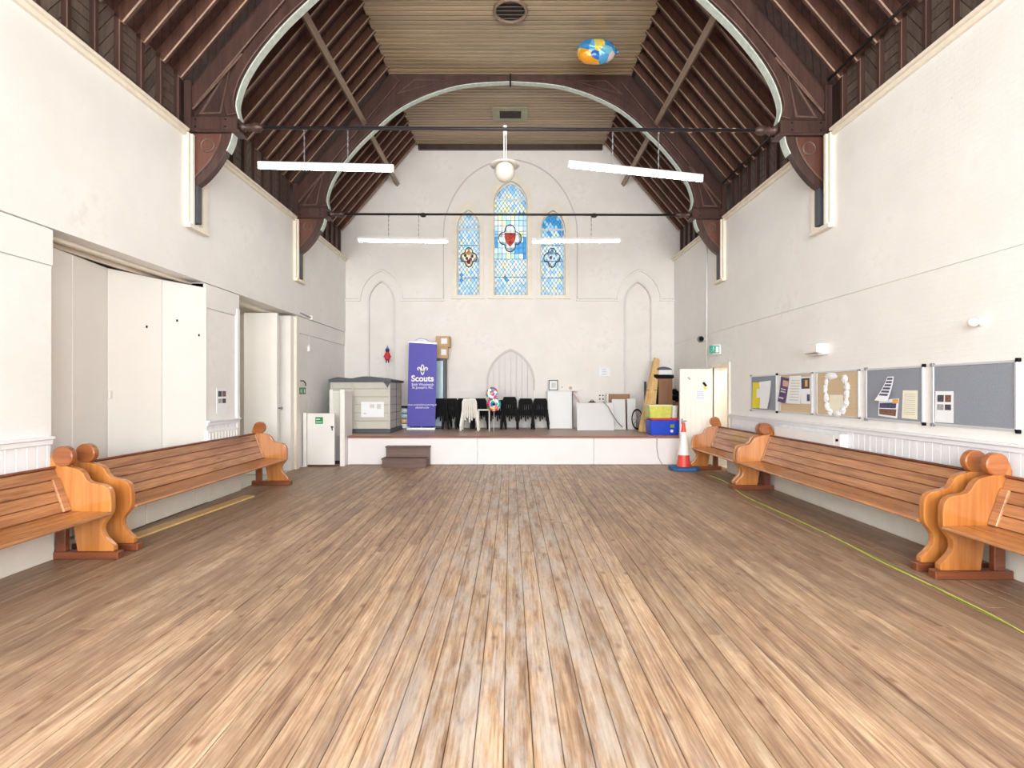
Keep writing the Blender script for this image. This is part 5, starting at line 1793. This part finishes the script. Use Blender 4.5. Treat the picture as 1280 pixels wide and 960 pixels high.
o = tag(box(q0.x, q1.x, YB - 0.006, YB, q1.z, q0.z).build('wall_paper_sheet', 'paper', bevel=0), 'white sheet with faint print taped to the bare end wall', 'paper')
for i in range(3): box(q0.x + 0.08, q0.x + 0.2, YB - 0.007, YB - 0.006, q1.z + 0.04 + i * 0.06, q1.z + 0.06 + i * 0.06).build('print_line', 'print_faint', o, world=True)
bh = thing('black_bag', 'small black bag lying on the wide white table edge', 'bag', P(740, 503, 13.3))
bh.location.z = H + (CY - 503.5) / F * 13.3
MB().ball((0, 0, 0.0), 0.1, 14, (1.0, 0.6, 0.42)).build('body', 'black_plastic', bh, smooth=True)
MB().torus((0, 0, 0.03), 0.04, 0.008, 'y', 14, 6).build('strap', 'black_plastic', bh, smooth=True)
cp = [P(754, 502, 13.06), P(760, 508, 13.04), P(765, 517, 13.05), P(772, 528, 13.1), P(778, 534, 13.1)]
tag(MB().tube([tuple(q) for q in cp], 0.012, 6).build('grey_cable', 'grey_metal', smooth=True), 'grey cable trailing down over the white folded tables', 'cable')
tag(MB().tube([tuple(P(716 + 10 * math.sin(i / 10 * PI / 1.9), 492 + i * 1.9, 13.9)) for i in range(11)], 0.016, 8).build('bent_hose', 'print_skin', smooth=True), 'pale bent hose curving down beside the tall white table', 'hose')
# wheel
wh = thing('spoked_wheel', 'black spoked wheel leaning between table and timber bundle', 'wheel', P(797, 533, 13.35))
wh.location.z = STG_Z
rw = 12 * 13.35 / F
wt = MB().torus((0, 0, rw + 0.02), rw, 0.022, 'y', 28, 8)
wt.v = [(v[0] * 0.55, v[1] + (v[2]) * 0.12, v[2]) for v in wt.v]
wt.build('rim', 'black_plastic', wh, smooth=True)
for i in range(5):
    a = PI * i / 5
    MB().bar((-rw * 0.55 * math.cos(a), 0.12 * (rw - rw * math.sin(a)), rw + 0.02 - rw * math.sin(a)), (rw * 0.55 * math.cos(a), 0.12 * (rw + rw * math.sin(a)), rw + 0.02 + rw * math.sin(a)), 0.012).build('spoke', 'grey_metal', wh)
# ---- bundle of pale timber lengths leaning on the wall
bd = [(836, 0), ]
base_x, top_x = P(808, 0, 12.4).x, P(819.5, 0, 13.6).x
ztop = H + (CY - 447) / F * 13.6
k = 0
for i in range(4):
    for j in range(2):
        xb = base_x + (i - 1.5) * 0.09
        xt = top_x + (i - 1.5) * 0.033
        yb_, yt_ = 12.45 + j * 0.06, 13.55 + j * 0.05
        zt_ = ztop - random.uniform(0, 0.12) - 0.05 * (i == 0)
        o = MB().bar((xb, yb_, STG_Z + 0.02), (xt, yt_, zt_), 0.075 if j == 0 else 0.06, 0.04, up=(0, 1, 0)).build('timber_length', 'pale_timber', bevel=0.004)
        tag(o, 'pale timber length in the tied bundle leaning on the end wall', 'timber', 'timber bundle')
pole_ = tag(MB().tube([P(806.5, 533, 13.9) * 1.0, P(806.5, 477, 13.9)], 0.03, 10).build('dark_post', 'shed_dark', smooth=True), 'short dark round post behind the timber bundle', 'post')
t_ = 0.56
c_ = Vector((base_x + (top_x - base_x) * t_, 12.48 + 1.09 * t_, STG_Z + (ztop - STG_Z) * t_))
tag(MB().strip([(c_.x - 0.15, c_.z - 0.03), (c_.x + 0.15, c_.z - 0.03)], 0.014, c_.y - 0.06, c_.y - 0.05, 'xz').build('tie_cord', 'step_wood'), 'brown cord tied round the middle of the timber bundle', 'cord')
# ---- brown upright box with bags on it
ub = thing('brown_crate', 'tall brown wooden box behind the tubs by the plank door', 'box', P(834, 520, 13.2))
ub.location.z = STG_Z
x0, x1 = P(823, 0, 13.2).x - ub.location.x, P(840.5, 0, 13.2).x - ub.location.x
zt_ = H + (CY - 473) / F * 13.2 - STG_Z
MB().box(x0, x1, 0, 0.3, 0, zt_).build('carcass', 'brown_board', ub, bevel=0.006)
MB().box(x0 - 0.1, x0, 0.02, 0.28, 0, zt_ + 0.1).build('dark_side', 'black_plastic', ub, bevel=0.01)
MB().box(x1, x1 + 0.18, 0.05, 0.25, 0, zt_ - 0.58).build('low_shelf', 'brown_board', ub, bevel=0.006)
zb0 = STG_Z + zt_
xm = P(832.5, 0, 13.2).x
tag(MB().box(xm - 0.21, xm + 0.19, 13.16, 13.5, zb0, zb0 + 0.09).build('black_tray', 'black_plastic', bevel=0.02), 'flat black tray lying on the tall brown box', 'tray')
tag(MB().box(xm - 0.17, xm + 0.15, 13.2, 13.46, zb0 + 0.09, zb0 + 0.21).build('white_carton', 'paper', bevel=0.01), 'white carton on the black tray', 'box')
hb = MB().prism([(xm - 0.19, zb0 + 0.21)] + smooth_line([(xm - 0.17, zb0 + 0.25), (xm - 0.08, zb0 + 0.29), (xm + 0.06, zb0 + 0.27), (xm + 0.15, zb0 + 0.23)], 3) + [(xm + 0.16, zb0 + 0.21)], 13.2, 13.44, 'xz')
tag(hb.build('dark_cloth', 'shed_dark', bevel=0.01), 'dark folded cloth on top of the white carton', 'cloth')
m = MB()
for i in range(5):
    m.ball((P(846, 0, 13.3).x + 0.05 * math.cos(i * 2.1), 13.35 + 0.05 * math.sin(i * 2.1), STG_Z + zt_ - 0.53 + 0.05 * i), 0.075, 10)
tag(m.build('black_bundle', 'black_plastic', smooth=True), 'lumpy black bundle on the low brown shelf', 'bundle')
# ---- tubs by the door
bc = thing('blue_crate', 'bright blue plastic crate with red lid on the stage', 'crate', P(831, 545, 11.75))
bc.location.z = STG_Z
d0 = 11.75
x0, x1 = P(812.5, 0, d0).x - bc.location.x, P(850.5, 0, d0).x - bc.location.x
MB().add([(x0 + 0.03, 0.02, 0), (x1 - 0.03, 0.02, 0), (x1 - 0.03, 0.44, 0), (x0 + 0.03, 0.44, 0), (x0, 0, 0.31), (x1, 0, 0.31), (x1, 0.46, 0.31), (x0, 0.46, 0.31)],
         [(0, 1, 2, 3), (4, 5, 6, 7), (0, 1, 5, 4), (1, 2, 6, 5), (2, 3, 7, 6), (3, 0, 4, 7)]).build('tub', 'crate_blue', bc, bevel=0.012)
MB().box(x0 - 0.015, x1 + 0.015, -0.015, 0.475, 0.29, 0.325).build('rim', 'crate_blue', bc, bevel=0.006)
MB().box(x0 + 0.04, x1 + 0.005, 0.0, 0.465, 0.325, 0.365).build('lid', 'crate_red', bc, bevel=0.012)
MB().obox((0.16, -0.006, 0.20), (0.09, 0.012, 0.07), (0, 0, 0)).build('green_sticker', 'cord_green', bc)
MB().lathe([(0.035, -0.004), (0.035, 0.0)], (0.155, 0.006, 0.09), 'y', 12).build('white_sticker', 'plastic_white', bc)
lt = thing('lime_tub', 'translucent yellow-green tub standing on the blue crate', 'tub', (bc.location.x - 0.085, 11.98, STG_Z + 0.365))
MB().add([(-0.23, -0.2, 0), (0.23, -0.2, 0), (0.23, 0.2, 0), (-0.23, 0.2, 0), (-0.255, -0.215, 0.3), (0.255, -0.215, 0.3), (0.255, 0.215, 0.3), (-0.255, 0.215, 0.3)],
         [(0, 1, 2, 3), (4, 5, 6, 7), (0, 1, 5, 4), (1, 2, 6, 5), (2, 3, 7, 6), (3, 0, 4, 7)]).build('tub', 'tub_lime', lt, bevel=0.012)
MB().box(-0.265, 0.265, -0.225, 0.225, 0.27, 0.295).build('rim', 'paper_cream', lt, bevel=0.006)
jr = thing('plastic_jar', 'clear whitish plastic jar on the blue crate', 'jar', (bc.location.x + 0.26, 11.95, STG_Z + 0.365))
MB().lathe([(0.07, 0), (0.08, 0.02), (0.08, 0.22), (0.07, 0.24)], (0, 0, 0), 'z', 16).build('body', 'off_white', jr, smooth=True)
MB().lathe([(0.082, 0.235), (0.082, 0.27), (0.07, 0.28)], (0, 0, 0), 'z', 16).build('cap', 'plastic_white', jr)
# cable hanging over the stage front
tag(MB().tube([P(821.5, 546, 11.47), P(821, 560, 11.47), P(823, 572, 11.46), P(828, 580, 11.40)], 0.007, 6).build('thin_cable', 'print_grey', smooth=True), 'thin grey cable hanging down the stage front below the blue crate', 'cable')

# =================================================================== FLOOR THINGS
dcone = F * H / (587.0 - CY)
tc = thing('traffic_cone', 'orange and white traffic cone on a blue base by the plank door', 'cone', P(854.5, 587, dcone))
tc.location.z = 0
bo = 0.27
oct_ = [(-bo, -bo * 0.6), (-bo * 0.6, -bo), (bo * 0.6, -bo), (bo, -bo * 0.6), (bo, bo * 0.6), (bo * 0.6, bo), (-bo * 0.6, bo), (-bo, bo * 0.6)]
MB().prism(oct_, 0, 0.07, 'xy').build('base', 'cone_blue', tc, bevel=0.012)
r_at = lambda z: 0.145 - (0.145 - 0.03) * z / 0.93
hN = [(0.07, 0.30, 'cone_red', 'red_band'), (0.30, 0.76, 'cone_white', 'white_sleeve'), (0.76, 0.95, 'cone_red', 'tip')]
for a, b, mt, nm in hN:
    ex_ = 0.003 if nm == 'white_sleeve' else 0
    MB().lathe([(r_at(a) + ex_, a), (r_at(b) + ex_, b)] + ([(0.02, b + 0.01)] if nm == 'tip' else []), (0, 0, 0), 'z', 24).build(nm, mt, tc, smooth=False)
# lime cord along the floor by the pews
cpx = [(884, 594), (905, 602), (930, 620), (960, 634), (1000, 652), (1050, 676), (1100, 702), (1150, 726), (1200, 750), (1240, 770), (1285, 795), (1340, 824)]
for k, (mt, lab, dx, rad) in enumerate((('cord_lime', 'lime yellow extension cord running along the floor by the pews', 0.0, 0.0055), ('cord_green', 'dull green cord lying beside the lime yellow extension cord', 0.03, 0.0045))):
    pts2 = []
    for i, (a, b) in enumerate(cpx):
        d = F * H / (b - CY)
        pts2.append(((a - CX) / F * d + dx * math.sin(i * 1.3), d))
    pts2 = smooth_line(pts2, 5)
    tag(MB().tube([(a, b, rad + 0.0015) for a, b in pts2], rad, 6).build('extension_cord', mt, smooth=True), lab, 'cord')

# ---- foil balloon resting against the ceiling
patch_mat('foil_print', [(60, 140, 200), (90, 170, 215), (240, 215, 100), (70, 150, 205), (110, 180, 215), (225, 205, 195), (80, 160, 210), (235, 160, 40), (120, 190, 220), (40, 110, 190)], 5.2, 0.2, 0.1)
d = 9.75
fb = thing('foil_balloon', 'blue and yellow foil balloon floating up against the ceiling', 'balloon', P(744.5, 71, d))
fb.location.z = ZT - 0.30
m = MB()
n1, n2 = 28, 10
vs, fs = [], []
for i in range(n2 + 1):
    ph = PI * i / n2 - PI / 2
    for k in range(n1):
        a = 2 * PI * k / n1
        rr = 1.0 + 0.13 * max(0, math.cos(a)) ** 5 + 0.02 * math.cos(9 * a)
        pw = lambda q: math.copysign(abs(q) ** 0.8, q)
        cp_ = max(0.0, math.cos(ph)) ** 0.75
        vs.append((0.335 * rr * pw(math.cos(a)) * cp_, 0.15 * math.sin(ph) * (1 + 0.06 * math.cos(7 * a)), 0.215 * rr * pw(math.sin(a)) * cp_))
for i in range(n2):
    for k in range(n1):
        fs.append((i * n1 + k, i * n1 + (k + 1) % n1, (i + 1) * n1 + (k + 1) % n1, (i + 1) * n1 + k))
m.add(vs, fs)
m.build('foil_body', 'foil_print', fb, smooth=True)
MB().tube([(0.37, 0, 0), (0.42, 0, -0.01)], [0.02, 0.03], 8).build('neck', 'foil_print', fb, smooth=True)
